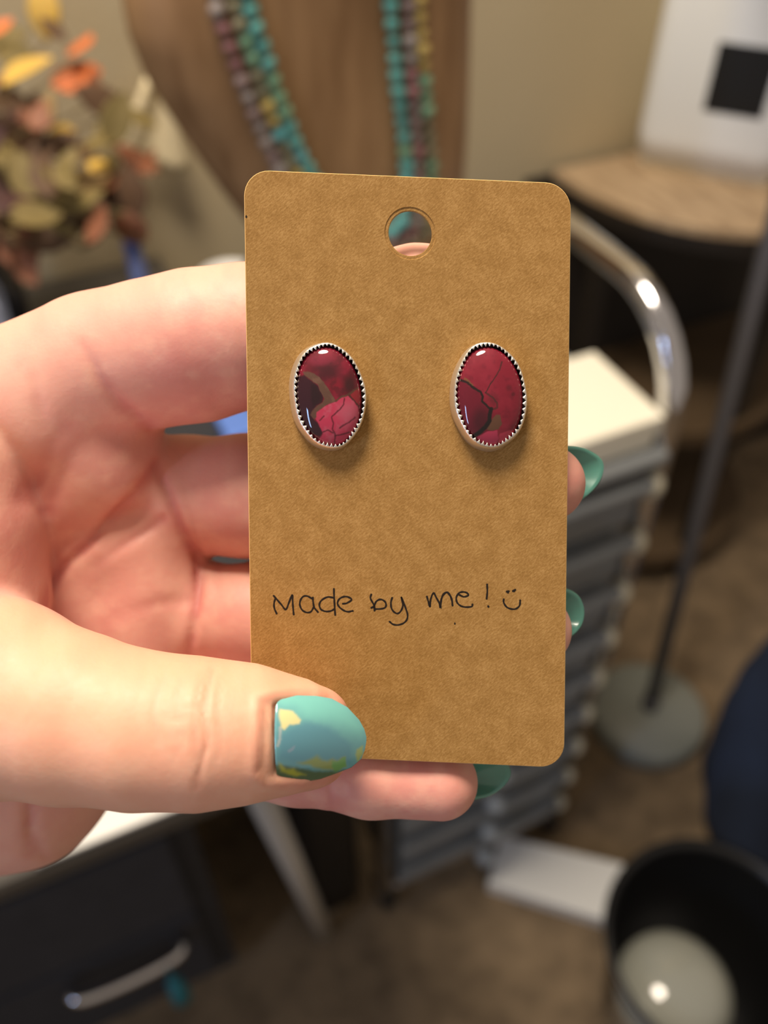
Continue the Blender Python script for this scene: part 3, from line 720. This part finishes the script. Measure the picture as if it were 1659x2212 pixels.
def earring(pxc, pyc, rot, offx, offy, label, fn, crop0, seed):
    u0, v0 = card_uv(pxc, pyc)
    th = math.radians(rot); ct, st = math.cos(th), math.sin(th)
    lean = lambda z: (offx * z / 2.3, offy * z / 2.3)
    def place(x, y, z):
        x = np.asarray(x, float); y = np.asarray(y, float); z = np.asarray(z, float)
        lx, ly = lean(z)
        return card_w(u0 + x * ct - y * st + lx, v0 + x * st + y * ct + ly, z)
    e = thing('stud_earring', label, 'earring', card_w(u0, v0, 0), 'pair of stud earrings on the kraft card')
    N = 480; A = np.linspace(0, 2 * math.pi, N, endpoint=False)
    nt_ = 52; ph = (A * nt_ / (2 * math.pi)) % 1; tri = 1 - np.abs(2 * ph - 1)      # 0..1 sawtooth
    wob = .07 * np.sin(3 * A + seed) + .05 * np.sin(5 * A + 2 * seed) + .03 * np.sin(9 * A + seed)
    tri = tri ** 1.3 * (1 + .25 * np.sin(A * 7 + seed))
    def ring(a, b, z, w=1): return place((a + w * wob) * np.cos(A), (b + w * wob) * np.sin(A), np.broadcast_to(z, A.shape))
    rs = [ring(5.7, 8.0, .05), ring(5.88, 8.16, .25), ring(5.86, 8.14, 1.0), ring(5.72, 8.02, 1.9), ring(5.56, 7.88, 2.3), ring(5.42, 7.75, 2.46 + .03 * tri),
          ring(5.38 - .5 * tri, 7.72 - .5 * tri, 2.52 + .02 * tri), ring(5.38 - .5 * tri, 7.72 - .5 * tri, 2.36 + .02 * tri), ring(5.42, 7.78, 2.2), ring(5.45, 7.8, 1.4), ring(5.45, 7.8, .5), ring(2.5, 4.0, .5), ring(.02, .02, .5)]
    V = np.concatenate(rs); k = np.arange(N); Fq = np.concatenate([np.stack([i * N + k, i * N + (k + 1) % N, (i + 1) * N + (k + 1) % N, (i + 1) * N + k], 1) for i in range(len(rs) - 1)])
    o = ob('bezel', V, Fq, M_silver, e); o['label'] = 'silver bezel with serrated rim'
    rs = [ring(5.44, 7.79, 2.1), ring(5.30, 7.64, 1.7), ring(5.0, 7.3, 1.5)]  # ring coloured black for the shade in the gap round the stone
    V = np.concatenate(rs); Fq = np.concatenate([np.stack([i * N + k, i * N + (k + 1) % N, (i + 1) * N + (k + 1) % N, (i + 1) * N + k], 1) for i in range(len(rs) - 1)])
    o = ob('bezel_gap_shade', V, Fq, M_gap_shade, e); o['label'] = 'black ring painting the shade in the bezel gap'
    # stone
    nr, na = 90, 200; rr = np.linspace(0.004, 1, nr); aa = np.linspace(0, 2 * math.pi, na, endpoint=False)
    Rr, Aa = np.meshgrid(rr, aa, indexing='ij'); x = 5.2 * Rr * np.cos(Aa) - .05; y = 7.54 * Rr * np.sin(Aa) - .10
    z = 1.25 + 2.35 * np.sqrt(np.clip(1 - Rr ** 2.3, 0, 1)) ** .8
    V = place(x.ravel(), y.ravel(), z.ravel()); k = np.arange(na)
    Fq = np.concatenate([np.stack([i * na + k, i * na + (k + 1) % na, (i + 1) * na + (k + 1) % na, (i + 1) * na + k], 1)[:, ::-1] for i in range(nr - 1)])
    o = ob('cabochon', V, Fq, M_stone, e); o['label'] = 'glossy red oval stone with dark veins'
    c3 = (V - CP) @ CM[:3, :3]; ppx = CX + F * c3[:, 0] / -c3[:, 2]; ppy = CY - F * c3[:, 1] / -c3[:, 2]
    set_vcol(o, fn((ppx - crop0[0]) * 8.73, (ppy - crop0[1]) * 8.73) * np.array([.42, .30, .40]))
    # ear post and clutch behind the card
    def rod(r, z0, z1, n=14): 
        v, f = lathe([(.01, z0), (r, z0), (r, z1), (.01, z1)], (0, 0, 0), n, cap=False); v = np.array(v); return place(v[:, 0], v[:, 1] + 2.5, v[:, 2]), f
    ob('ear_post', *rod(.38, -.2, .5), M_silver, e)
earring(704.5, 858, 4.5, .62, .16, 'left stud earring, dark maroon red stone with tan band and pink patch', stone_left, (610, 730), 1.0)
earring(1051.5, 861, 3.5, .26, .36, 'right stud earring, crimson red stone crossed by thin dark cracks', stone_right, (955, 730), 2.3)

# ------------------------------------------------------------------ the hand
def q3(px, py, d): return np.array([(px - CX) * d / F, (CY - py) * d / F, -d])      # d in mm -> camera mm
PR = []                               # (a, b, ra, rb, k)
def chain(pts, k, k0=None):
    for i in range(len(pts) - 1):
        a, b = pts[i], pts[i + 1]
        PR.append((q3(*a[:3]), q3(*b[:3]), a[3], b[3], (k0 if (k0 is not None and i == 0) else k)))
# forearm, wrist and palm
chain([(-1750, 2750, 240, 36), (-1050, 1950, 222, 30), (-620, 1520, 202, 25), (-330, 1300, 186, 24)], 10)
chain([(-330, 1200, 184, 22), (-60, 1060, 181, 18), (190, 1010, 173, 13)], 12)
chain([(-330, 1300, 186, 24), (-40, 1190, 183, 19), (240, 1130, 174, 12.5)], 10)
chain([(-330, 1380, 186, 24), (-20, 1330, 182, 18), (280, 1290, 174, 12)], 10)
chain([(-330, 1450, 186, 24), (-40, 1480, 180, 18), (250, 1470, 173, 11)], 10)
chain([(-420, 1560, 188, 24), (-110, 1690, 178, 18), (45, 1668, 174, 17)], 8)
chain([(45, 1668, 174, 17), (200, 1560, 171, 12)], 6)
# index metacarpal edge and finger
chain([(-330, 1090, 174, 17), (-150, 966, 165, 16), (100, 870, 156.5, 14), (205, 802, 154, 11.9), (300, 768, 152, 11.4)], 5)
chain([(225, 782, 153, 10.8), (350, 762, 151, 11.9), (430, 747, 150, 12.4), (530, 726, 148.4, 11.5), (760, 690, 146.2, 9.55), (900, 654, 144.6, 8.85), (1090, 640, 142.6, 7.25)], 2.5, 3.5)
# mound under the index finger, running down along the palm crease
chain([(60, 950, 163, 11.5), (180, 945, 160, 11)], 8)
chain([(180, 945, 160, 11), (238, 1000, 158, 8.5), (160, 1052, 160, 9.2), (45, 1170, 164, 10)], 4.5)
# middle, ring, little
chain([(220, 1095, 172, 11), (400, 1073, 167, 11.2), (540, 1071, 163.5, 11.1), (800, 1080, 157, 9.6), (1000, 1062, 150, 8.15), (1180, 1044, 144.3, 6.3)], 2.5, 3)
chain([(240, 1290, 173, 10), (420, 1324, 168, 9.6), (545, 1330, 165, 9.5), (800, 1372, 158, 8.6), (1000, 1372, 151, 7.55), (1155, 1360, 145.3, 6.03)], 1.6, 3)
chain([(220, 1490, 170, 10), (330, 1550, 164, 8.8), (480, 1626, 155, 7.3), (640, 1656, 149.4, 6.15), (800, 1681, 147.4, 6.2), (952, 1690, 146.8, 6.15)], 2.0, 4)
# palm mounds under middle and ring
chain([(130, 1270, 168, 11), (250, 1180, 166, 10.5), (295, 1120, 166, 8.5), (322, 1190, 165, 8.8), (336, 1260, 165, 8.2), (318, 1390, 166, 8.6)], 3.0)
chain([(160, 1330, 170, 13), (270, 1330, 168, 11)], 6)
# thenar eminence and thumb
chain([(-300, 1360, 170, 20), (-116, 1290, 149, 16.2), (-124, 1170, 148.5, 16.0), (-150, 1050, 148, 15.6), (-180, 950, 149, 15.2), (-230, 850, 152, 15)], 2.2)
chain([(-260, 1420, 156, 20), (-10, 1506, 134, 14.6), (150, 1548, 130.6, 12.1), (300, 1576, 129, 10.9), (430, 1584, 128.8, 10.4), (540, 1583, 129.6, 9.3), (640, 1588, 131.7, 7.55), (668, 1592, 132.6, 6.75)], 3, 2.5)
PA = np.array([p[0] for p in PR], np.float32); PB = np.array([p[1] for p in PR], np.float32)
def sdf(p):
    p = p.astype(np.float32); d = None
    for (a, b, ra, rb, k) in PR:
        a = a.astype(np.float32); ba = (b - a).astype(np.float32)
        h = np.clip(((p - a) @ ba) / np.float32(ba @ ba), 0, 1)
        q = p - a - h[:, None] * ba
        s = np.sqrt(np.einsum('ij,ij->i', q, q)) - (np.float32(ra) + h * np.float32(rb - ra))
        if d is None: d = s
        else:
            t = np.maximum(k - np.abs(d - s), 0); d = np.minimum(d, s) - t * t * np.float32(.25 / k)
    return d
lo = np.minimum(PA - 30, PB - 30).min(0); hi = np.maximum(PA + 30, PB + 30).max(0)
lo[0] = max(lo[0], -345)
H = 1.1; CO = 4
dims = (np.ceil((hi - lo) / (H * CO)).astype(int) + 1)
gx = [lo[i] + np.arange(dims[i]) * H * CO for i in range(3)]
G = np.stack(np.meshgrid(*gx, indexing='ij'), -1)
dc = sdf(G.reshape(-1, 3)).reshape(dims)
near = np.abs(dc) < 8.0
fd = (dims - 1) * CO + 1
val = np.repeat(np.repeat(np.repeat(dc, CO, 0), CO, 1), CO, 2)[:fd[0], :fd[1], :fd[2]].copy()
nm = np.repeat(np.repeat(np.repeat(near, CO, 0), CO, 1), CO, 2)[:fd[0], :fd[1], :fd[2]]
# a fine sample belongs to the coarse node below it; widen the band by one node
wide = near.copy()
for ax_ in range(3):
    wide |= np.roll(near, 1, ax_) | np.roll(near, -1, ax_)
nm = np.repeat(np.repeat(np.repeat(wide, CO, 0), CO, 1), CO, 2)[:fd[0], :fd[1], :fd[2]]
idx = np.argwhere(nm)
val[nm] = sdf(lo + idx * H)
def surface_nets(f):
    s = f < 0; nx, ny, nz = f.shape
    cs = np.zeros((nx - 1, ny - 1, nz - 1), np.int8)
    for dx in (0, 1):
        for dy in (0, 1):
            for dz in (0, 1): cs += s[dx:nx - 1 + dx, dy:ny - 1 + dy, dz:nz - 1 + dz]
    act = (cs > 0) & (cs < 8); ci = np.argwhere(act); vid = np.full(act.shape, -1, np.int64); vid[act] = np.arange(len(ci))
    acc = np.zeros((len(ci), 3)); cnt = np.zeros(len(ci))
    cor = [(i, j, k) for i in (0, 1) for j in (0, 1) for k in (0, 1)]
    for i, a in enumerate(cor):
        for b in cor[i + 1:]:
            if sum(abs(x - y) for x, y in zip(a, b)) != 1: continue
            fa = f[ci[:, 0] + a[0], ci[:, 1] + a[1], ci[:, 2] + a[2]]; fb = f[ci[:, 0] + b[0], ci[:, 1] + b[1], ci[:, 2] + b[2]]
            c = (fa < 0) != (fb < 0); t = np.where(c, fa / np.where(c, fa - fb, 1), 0)
            pt = np.array(a) + t[:, None] * (np.array(b) - np.array(a)); acc[c] += pt[c]; cnt[c] += 1
    vv = ci + acc / cnt[:, None]
    Q = []
    for ax_ in range(3):
        o1, o2 = [(1, 2), (2, 0), (0, 1)][ax_]
        sl = [slice(1, -1)] * 3; sl[ax_] = slice(0, -1); a = s[tuple(sl)]
        sl2 = list(sl); sl2[ax_] = slice(1, None); b = s[tuple(sl2)]
        e = np.argwhere(a != b); sg = a[tuple(e.T)]
        base = e + 1; base[:, ax_] -= 1
        def cell(d1, d2):
            c = base.copy(); c[:, o1] += d1; c[:, o2] += d2; return vid[tuple(c.T)]
        q = np.stack([cell(-1, -1), cell(0, -1), cell(0, 0), cell(-1, 0)], 1)
        q[~sg] = q[~sg][:, ::-1]; Q.append(q)
    return vv, np.concatenate(Q)
HV, HF = surface_nets(val)
HV = lo + HV * H
HF = HF[(HF >= 0).all(1)]
def grad(p, e=.25):
    g = np.zeros_like(p)
    for k in range(3):
        dp = np.zeros(3); dp[k] = e; g[:, k] = (sdf(p + dp) - sdf(p - dp)) / (2 * e)
    return g
def project(p, it=2):
    for _ in range(it):
        g = grad(p); n2 = (g * g).sum(1) + 1e-6; d = sdf(p) / n2
        p = p - np.clip(d, -.6, .6)[:, None] * g
    return p
HV = project(HV.astype(float), 2)
def subdivide(V, Q):
    n = len(V); e = np.sort(np.stack([Q, np.roll(Q, -1, 1)], 2).reshape(-1, 2), 1)
    key = e[:, 0] * n + e[:, 1]; uq, inv = np.unique(key, return_inverse=True)
    em = (V[uq // n] + V[uq % n]) / 2; fc = V[Q].mean(1)
    ei = n + inv.reshape(-1, 4); fi = n + len(uq) + np.arange(len(Q))
    NV = np.vstack([V, em, fc])
    NQ = np.concatenate([np.stack([Q[:, i], ei[:, i], fi, ei[:, (i + 3) % 4]], 1) for i in range(4)])
    return NV, NQ
HV, HF = subdivide(HV, HF); HV = project(HV, 1)
NRM = grad(HV); NRM /= np.linalg.norm(NRM, axis=1)[:, None] + 1e-9
hpx = CX + F * HV[:, 0] / -HV[:, 2]; hpy = CY - F * HV[:, 1] / -HV[:, 2]; hd = -HV[:, 2]
disp = np.zeros(len(HV)); red = np.zeros(len(HV))
facing = sstep(-.1, .25, NRM[:, 2])
CREASE = [ # polyline, depth mm at start and end, half width px, min and max distance of the skin it lies on
 ([(150, 728), (176, 747), (200, 788), (217, 821), (258, 872), (322, 918)], .15, .7, 13, 136, 165), ([(339, 1001), (305, 1052), (237, 1123), (190, 1177), (129, 1235), (96, 1310)], .5, .8, 10, 146, 185),
 ([(339, 1004), (366, 1079), (397, 1153), (427, 1204)], .5, .8, 10, 146, 185), ([(427, 1204), (430, 1250), (424, 1310), (408, 1420)], .8, .5, 10, 146, 185), ([(352, 1120), (310, 1150), (271, 1174), (203, 1225)], .55, .1, 10, 146, 185),
 ([(58, 1075), (100, 1000), (120, 950), (152, 906)], .5, .2, 20, 140, 175), ([(100, 1100), (140, 1010), (165, 955)], .5, .15, 18, 140, 175), ([(60, 790), (78, 840), (95, 920)], .15, .25, 14, 138, 165),
 ([(250, 1310), (230, 1360), (260, 1420)], .2, .2, 24, 146, 185), ([(424, 1296), (330, 1306), (260, 1330)], .25, .1, 14, 146, 185),
 ([(458, 1448), (446, 1500), (440, 1545), (448, 1600), (436, 1650), (424, 1705)], .3, .2, 7, 110, 130), ([(438, 1455), (428, 1500), (420, 1560), (424, 1640)], .14, .14, 6, 110, 130), ([(355, 1470), (338, 1520), (334, 1570), (345, 1630)], .16, .12, 9, 110, 130),
 ([(395, 1470), (385, 1520), (392, 1580), (380, 1640)], .13, .1, 9, 110, 130), ([(475, 1460), (470, 1520), (474, 1600), (462, 1660)], .10, .1, 7, 110, 130), ([(400, 1530), (430, 1525), (445, 1540)], .10, .1, 6, 110, 130), ([(350, 1600), (390, 1590), (430, 1605)], .08, .08, 6, 110, 130), ([(345, 1545), (380, 1556), (420, 1548)], .08, .08, 6, 110, 130),
 ([(66, 1730), (64, 1780), (70, 1835)], .7, .4, 14, 145, 190), ([(716, 1660), (712, 1700), (716, 1752)], .16, .12, 7, 138, 160), ([(96, 1848), (90, 1840), (80, 1800)], .3, .1, 10, 140, 195),
 ([(500, 640), (520, 700), (524, 760)], .1, .1, 8, 130, 150), ([(412, 1100), (420, 1150), (430, 1195)], .1, .3, 8, 140, 170)]
for pl_, dep0, dep1, wd, d0, d1 in CREASE:
    m = (hd > d0) & (hd < d1) & (NRM[:, 2] > -.1)
    i = np.where(m)[0]
    pp = catmull(np.array(pl_, float), 6)
    near_ = (hpx[i] > pp[:, 0].min() - 90) & (hpx[i] < pp[:, 0].max() + 90) & (hpy[i] > pp[:, 1].min() - 90) & (hpy[i] < pp[:, 1].max() + 90)
    i = i[near_]; d = line_d(hpx[i], hpy[i], pp)
    ends = sstep(0, 40, np.hypot(hpx[i] - pp[0, 0], hpy[i] - pp[0, 1])) * .5 + .5
    ends *= sstep(0, 40, np.hypot(hpx[i] - pp[-1, 0], hpy[i] - pp[-1, 1])) * .5 + .5
    ds_ = np.hypot(hpx[i] - pp[0, 0], hpy[i] - pp[0, 1]); de_ = np.hypot(hpx[i] - pp[-1, 0], hpy[i] - pp[-1, 1])
    dep = dep0 + (dep1 - dep0) * ds_ / (ds_ + de_ + 1e-6)
    prof = -np.exp(-(d / wd) ** 2) + .10 * np.exp(-((d - 2.4 * wd) / (1.2 * wd)) ** 2)
    disp[i] += dep * prof * ends * facing[i]
    red[i] = np.maximum(red[i], np.minimum(.9, dep) * np.exp(-(d / (wd * 1.3)) ** 2))
# nail bed of the thumb: sink under the nail, raise a fold around it
NAILPX = [(566, 1514), (600, 1506), (641, 1502), (683, 1503), (717, 1509), (751, 1528), (776, 1555), (790, 1585), (788, 1620), (770, 1652), (726, 1671), (692, 1683), (658, 1689), (616, 1689), (576, 1688), (555, 1668), (560, 1617), (564, 1566)]
i = np.where((hd < 134) & (hpx > 480) & (hpy > 1420) & (hpy < 1760) & (NRM[:, 2] > -.2))[0]
sd = poly_sd(hpx[i], hpy[i], NAILPX)
disp[i] += -.4 * sstep(6, -14, sd) - .9 * sstep(0, -16, sd) * sstep(585, 605, hpx[i]) + .20 * np.exp(-((sd - 12) / 10) ** 2)
red[i] = np.maximum(red[i], .55 * np.exp(-((sd - 4) / 10) ** 2))
HV = HV + NRM * disp[:, None]
# gentle colour variation that belongs to the skin: redder creases, finger pads and mounds
pad = np.zeros(len(HV))
for (x, y, r_, a) in ((400, 800, 120, .7), (560, 880, 120, .4), (270, 980, 100, .5), (470, 1120, 90, .45), (480, 1320, 80, .5), (30, 1150, 120, .6), (900, 1720, 130, .6), (700, 1720, 110, .7), (250, 1300, 110, .4), (1230, 1060, 60, .5), (420, 1660, 140, .35), (60, 1600, 140, .1)):
    pad = np.maximum(pad, a * np.exp(-((hpx - x) ** 2 + (hpy - y) ** 2) / r_ ** 2))
pad *= sstep(-.2, .4, NRM[:, 2])
mot = fbm(hpx / 38 + 50, hpy / 38 + hd / 5, 77)
base_c = s2l((228, 170, 152)); red_c = s2l((192, 98, 98)); pale_c = s2l((236, 190, 166))
f1 = np.clip(.62 * red + .65 * pad + .30 * (mot - .5), 0, 1)
th_ = sstep(138, 132, hd) * sstep(1240, 1330, hpy + .35 * hpx)
f1 = f1 * (1 - .45 * th_)
base_c = base_c * (1 - th_[:, None]) + s2l((236, 178, 148)) * th_[:, None]
HC = base_c * (1 - f1[:, None]) + red_c * f1[:, None]
f2 = np.clip((.5 - mot) * .9, 0, .4); HC = HC * (1 - f2[:, None]) + pale_c * f2[:, None]
M_skin = vcol_mat('skin', .42)
def skin_setup():
    nt = M_skin.node_tree; b = nt.nodes['Principled BSDF']
    b.inputs['Subsurface Weight'].default_value = .28; b.inputs['Subsurface Radius'].default_value = (1.0, .32, .18); b.inputs['Subsurface Scale'].default_value = .0028
    b.inputs['Specular IOR Level'].default_value = .45
    tc = nt.nodes.new('ShaderNodeTexCoord')
    n = nt.nodes.new('ShaderNodeTexNoise'); n.inputs['Scale'].default_value = 900; n.inputs['Detail'].default_value = 4; nt.links.new(tc.outputs['Object'], n.inputs['Vector'])
    v = nt.nodes.new('ShaderNodeTexVoronoi'); v.inputs['Scale'].default_value = 1500; nt.links.new(tc.outputs['Object'], v.inputs['Vector'])
    ad = nt.nodes.new('ShaderNodeMath'); ad.operation = 'MULTIPLY_ADD'; ad.inputs[1].default_value = .35
    nt.links.new(v.outputs['Distance'], ad.inputs[0]); nt.links.new(n.outputs['Fac'], ad.inputs[2])
    bp = nt.nodes.new('ShaderNodeBump'); bp.inputs['Distance'].default_value = .00007; bp.inputs['Strength'].default_value = .5
    nt.links.new(ad.outputs[0], bp.inputs['Height']); nt.links.new(bp.outputs[0], b.inputs['Normal'])
    r = nt.nodes.new('ShaderNodeMapRange'); r.inputs[3].default_value = .46; r.inputs[4].default_value = .62; nt.links.new(n.outputs['Fac'], r.inputs[0]); nt.links.new(r.outputs[0], b.inputs['Roughness'])
skin_setup()
hand = ob('hand', cam2w(HV * .001), HF, M_skin, origin=cam2w(q3(-330, 1300, 178) * .001))
set_vcol(hand, HC)
tag(hand, 'left hand pinching the kraft card, palm showing, teal painted nails', 'hand')

# thumb nail: bare base strip and polished plate
def nail_grid(top, bot, nu, nv, depth, x0, x1):
    tx = np.array(top, float); bx_ = np.array(bot, float); V = []
    for i in range(nu):
        x = x0 + (x1 - x0) * (1 - (1 - i / (nu - 1)) ** 1.6)
        yt = np.interp(x, tx[:, 0], tx[:, 1]); yb = np.interp(x, bx_[:, 0], bx_[:, 1])
        for j in range(nv):
            t = 2 * j / (nv - 1) - 1; y = (yt + yb) / 2 + t * (yb - yt) / 2
            V.append((x, y, t))
    V = np.array(V); k = []
    for i in range(nu - 1):
        for j in range(nv - 1): k.append((i * nv + j, (i + 1) * nv + j, (i + 1) * nv + j + 1, i * nv + j + 1))
    d = depth(V[:, 0], V[:, 1]); W = np.stack([(V[:, 0] - CX) * d / F, (CY - V[:, 1]) * d / F, -d], 1)
    return W, np.array(k), V
def nail_depth(x, y):
    s = (x - 560) / 231.0
    yc = 1597.0; t = (y - yc) / 94.0
    return 120.05 + 5.2 * s + 5.2 * s ** 2.2 + 2.75 * np.abs(t) ** 2.1 * (1 - .25 * s)
top_p = [(596, 1530), (600, 1517), (607, 1511), (641, 1502), (683, 1503), (717, 1509), (751, 1528), (776, 1555), (787, 1575), (791.5, 1592)]
bot_p = [(591, 1655), (596, 1671), (616, 1685), (658, 1689), (692, 1683), (726, 1671), (759, 1658), (781, 1639), (788, 1620), (791.5, 1600)]
W, K, V = nail_grid(top_p, bot_p, 110, 90, nail_depth, 598, 791.4)
lx = -6 * np.cos((V[:, 1] - 1590) / 60) * np.exp(-(V[:, 0] - 598) / 14); W[:, 0] += lx * .066 * .6
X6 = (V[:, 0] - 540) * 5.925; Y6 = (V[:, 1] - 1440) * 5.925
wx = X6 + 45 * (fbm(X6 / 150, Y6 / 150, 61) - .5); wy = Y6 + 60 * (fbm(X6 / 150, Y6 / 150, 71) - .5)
C = np.ones((len(X6), 3)) * s2l((112, 178, 186))  # lighter top shading and yellow green reflections are painted into these colours
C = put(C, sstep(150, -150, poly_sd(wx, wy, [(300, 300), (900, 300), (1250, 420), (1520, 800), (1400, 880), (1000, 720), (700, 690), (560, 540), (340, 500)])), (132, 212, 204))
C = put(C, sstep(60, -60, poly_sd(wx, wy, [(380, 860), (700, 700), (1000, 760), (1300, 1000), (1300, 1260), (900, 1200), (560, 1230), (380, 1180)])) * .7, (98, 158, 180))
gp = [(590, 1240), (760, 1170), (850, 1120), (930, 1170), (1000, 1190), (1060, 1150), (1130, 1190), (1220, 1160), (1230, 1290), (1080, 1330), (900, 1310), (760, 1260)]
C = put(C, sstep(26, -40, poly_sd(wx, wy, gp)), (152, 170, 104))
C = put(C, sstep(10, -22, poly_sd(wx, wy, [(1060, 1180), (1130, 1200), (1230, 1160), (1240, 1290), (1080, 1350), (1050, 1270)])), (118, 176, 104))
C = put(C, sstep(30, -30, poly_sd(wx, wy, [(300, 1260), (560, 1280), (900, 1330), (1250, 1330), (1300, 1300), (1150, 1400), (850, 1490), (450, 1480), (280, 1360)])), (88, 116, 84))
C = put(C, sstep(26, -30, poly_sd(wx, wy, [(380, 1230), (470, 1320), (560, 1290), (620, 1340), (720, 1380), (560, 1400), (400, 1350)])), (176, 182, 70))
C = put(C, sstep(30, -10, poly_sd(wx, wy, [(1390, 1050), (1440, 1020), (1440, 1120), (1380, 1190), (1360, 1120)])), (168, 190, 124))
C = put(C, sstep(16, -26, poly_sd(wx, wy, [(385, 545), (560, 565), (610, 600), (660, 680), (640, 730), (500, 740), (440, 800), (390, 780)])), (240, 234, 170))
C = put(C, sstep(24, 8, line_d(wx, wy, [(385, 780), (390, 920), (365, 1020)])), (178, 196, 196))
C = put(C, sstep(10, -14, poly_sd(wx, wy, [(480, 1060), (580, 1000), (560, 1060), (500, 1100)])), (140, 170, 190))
M_polish = vcol_mat('nail_polish', .18, coat=1.0); M_polish.node_tree.nodes['Principled BSDF'].inputs['Metallic'].default_value = .1
nl = ob('fingernail', cam2w(W * .001), K[:, ::-1], M_polish, hand); set_vcol(nl, C); nl['label'] = 'glossy teal iridescent thumbnail with painted yellow green reflections'
sm_ = nl.modifiers.new('thick', 'SOLIDIFY'); sm_.thickness = .0007; sm_.offset = -1
M_bare = mat('bare_nail', rgb(196, 164, 166), .18, coat=.8)
W, K, V = nail_grid([(556, 1540), (562, 1520), (570, 1512), (600, 1508), (640, 1506)], [(553, 1662), (562, 1684), (580, 1688), (640, 1687)], 26, 50, lambda x, y: nail_depth(x, y) + .12 + 1.2 * np.exp(-(x - 556) / 3.0), 556, 636)
W[:, 0] += .066 * .9 * (-5 * ((V[:, 1] - 1560) / 90))
bn_ = ob('nail_base', cam2w(W * .001), K[:, ::-1], M_bare, hand); bn_['label'] = 'bare pinkish strip of grown-out thumbnail'
bn_.modifiers.new('thick', 'SOLIDIFY').thickness = .0005

# nails of the other fingers, seen from below beyond the fingertips
M_nail2 = mat('teal_polish', rgb(88, 150, 136), .3, coat=.5, sss=.2)
def far_nail(outline, inner, d, sag):
    ol = catmull(np.array(outline, float), 5); n = len(ol); V = []; m = 10
    for i in range(m):
        s = i / (m - 1)
        for k in range(n):
            a = 2 * k / (n - 1) - 1; f = .35 + .65 * s
            x = inner[0] + (ol[k, 0] - inner[0]) * f; y = inner[1] + (ol[k, 1] - inner[1]) * f
            V.append(q3(x, y, d + sag * (1 - a * a) - .6 * s * s))
    fc = [(i * n + k, i * n + k + 1, (i + 1) * n + k + 1, (i + 1) * n + k) for i in range(m - 1) for k in range(n - 1)]
    o = ob('fingernail', cam2w(np.array(V) * .001), fc, M_nail2, hand)
    o.modifiers.new('thick', 'SOLIDIFY').thickness = .0006
    o['label'] = 'teal painted fingernail seen from below'
far_nail([(1205, 962), (1228, 966), (1250, 968), (1270, 973), (1288, 983), (1299, 992), (1304, 1005), (1303, 1020), (1296, 1038), (1284, 1054), (1270, 1067), (1254, 1078), (1235, 1084)], (1170, 1036), 145.8, 3.5)
far_nail([(1205, 1270), (1223, 1274), (1240, 1281), (1253, 1292), (1260, 1308), (1262, 1325), (1258, 1345), (1248, 1360), (1234, 1371), (1215, 1378)], (1145, 1345), 146.8, 3.3)
far_nail([(1000, 1640), (1040, 1640), (1075, 1643), (1094, 1651), (1103, 1664), (1102, 1678), (1092, 1694), (1076, 1707), (1056, 1716), (1030, 1722), (1000, 1724)], (935, 1690), 148.3, 2.6)
# index nail, on the far side of the fingertip
far_nail([(1080, 590), (1120, 594), (1150, 610), (1164, 636), (1154, 664), (1124, 684), (1080, 690)], (1040, 640), 146.5, 2.8)
# downy hairs along the index knuckle
hv = []
for k in range(70):
    x = random.uniform(95, 330); yy = np.interp(x, [0, 102, 203, 339, 525], [730, 699, 655, 614, 579]) + 5
    d = 153 + random.uniform(-4, 4); L = random.uniform(12, 30); an = math.radians(random.uniform(50, 150))
    a = q3(x, yy + 6, d); b_ = q3(x + L * math.cos(an) * .5, yy - L * .5 * math.sin(an), d); c_ = q3(x + L * math.cos(an) + 5, yy - L * .8 * math.sin(an), d)
    hv.append(tube(np.array([a, b_, c_]), [.022, .016, .006], 4))
M_hair = mat('fine_hair', rgb(235, 215, 190), .5)
hr = ob('hair', *[x if i else cam2w(np.array(x) * .001) for i, x in enumerate(merge(*hv))], M_hair, hand); hr['kind'] = 'stuff'; hr['label'] = 'fine pale downy hairs on the index knuckle'
for o in bpy.data.objects:
    if '_o' in o: del o['_o']
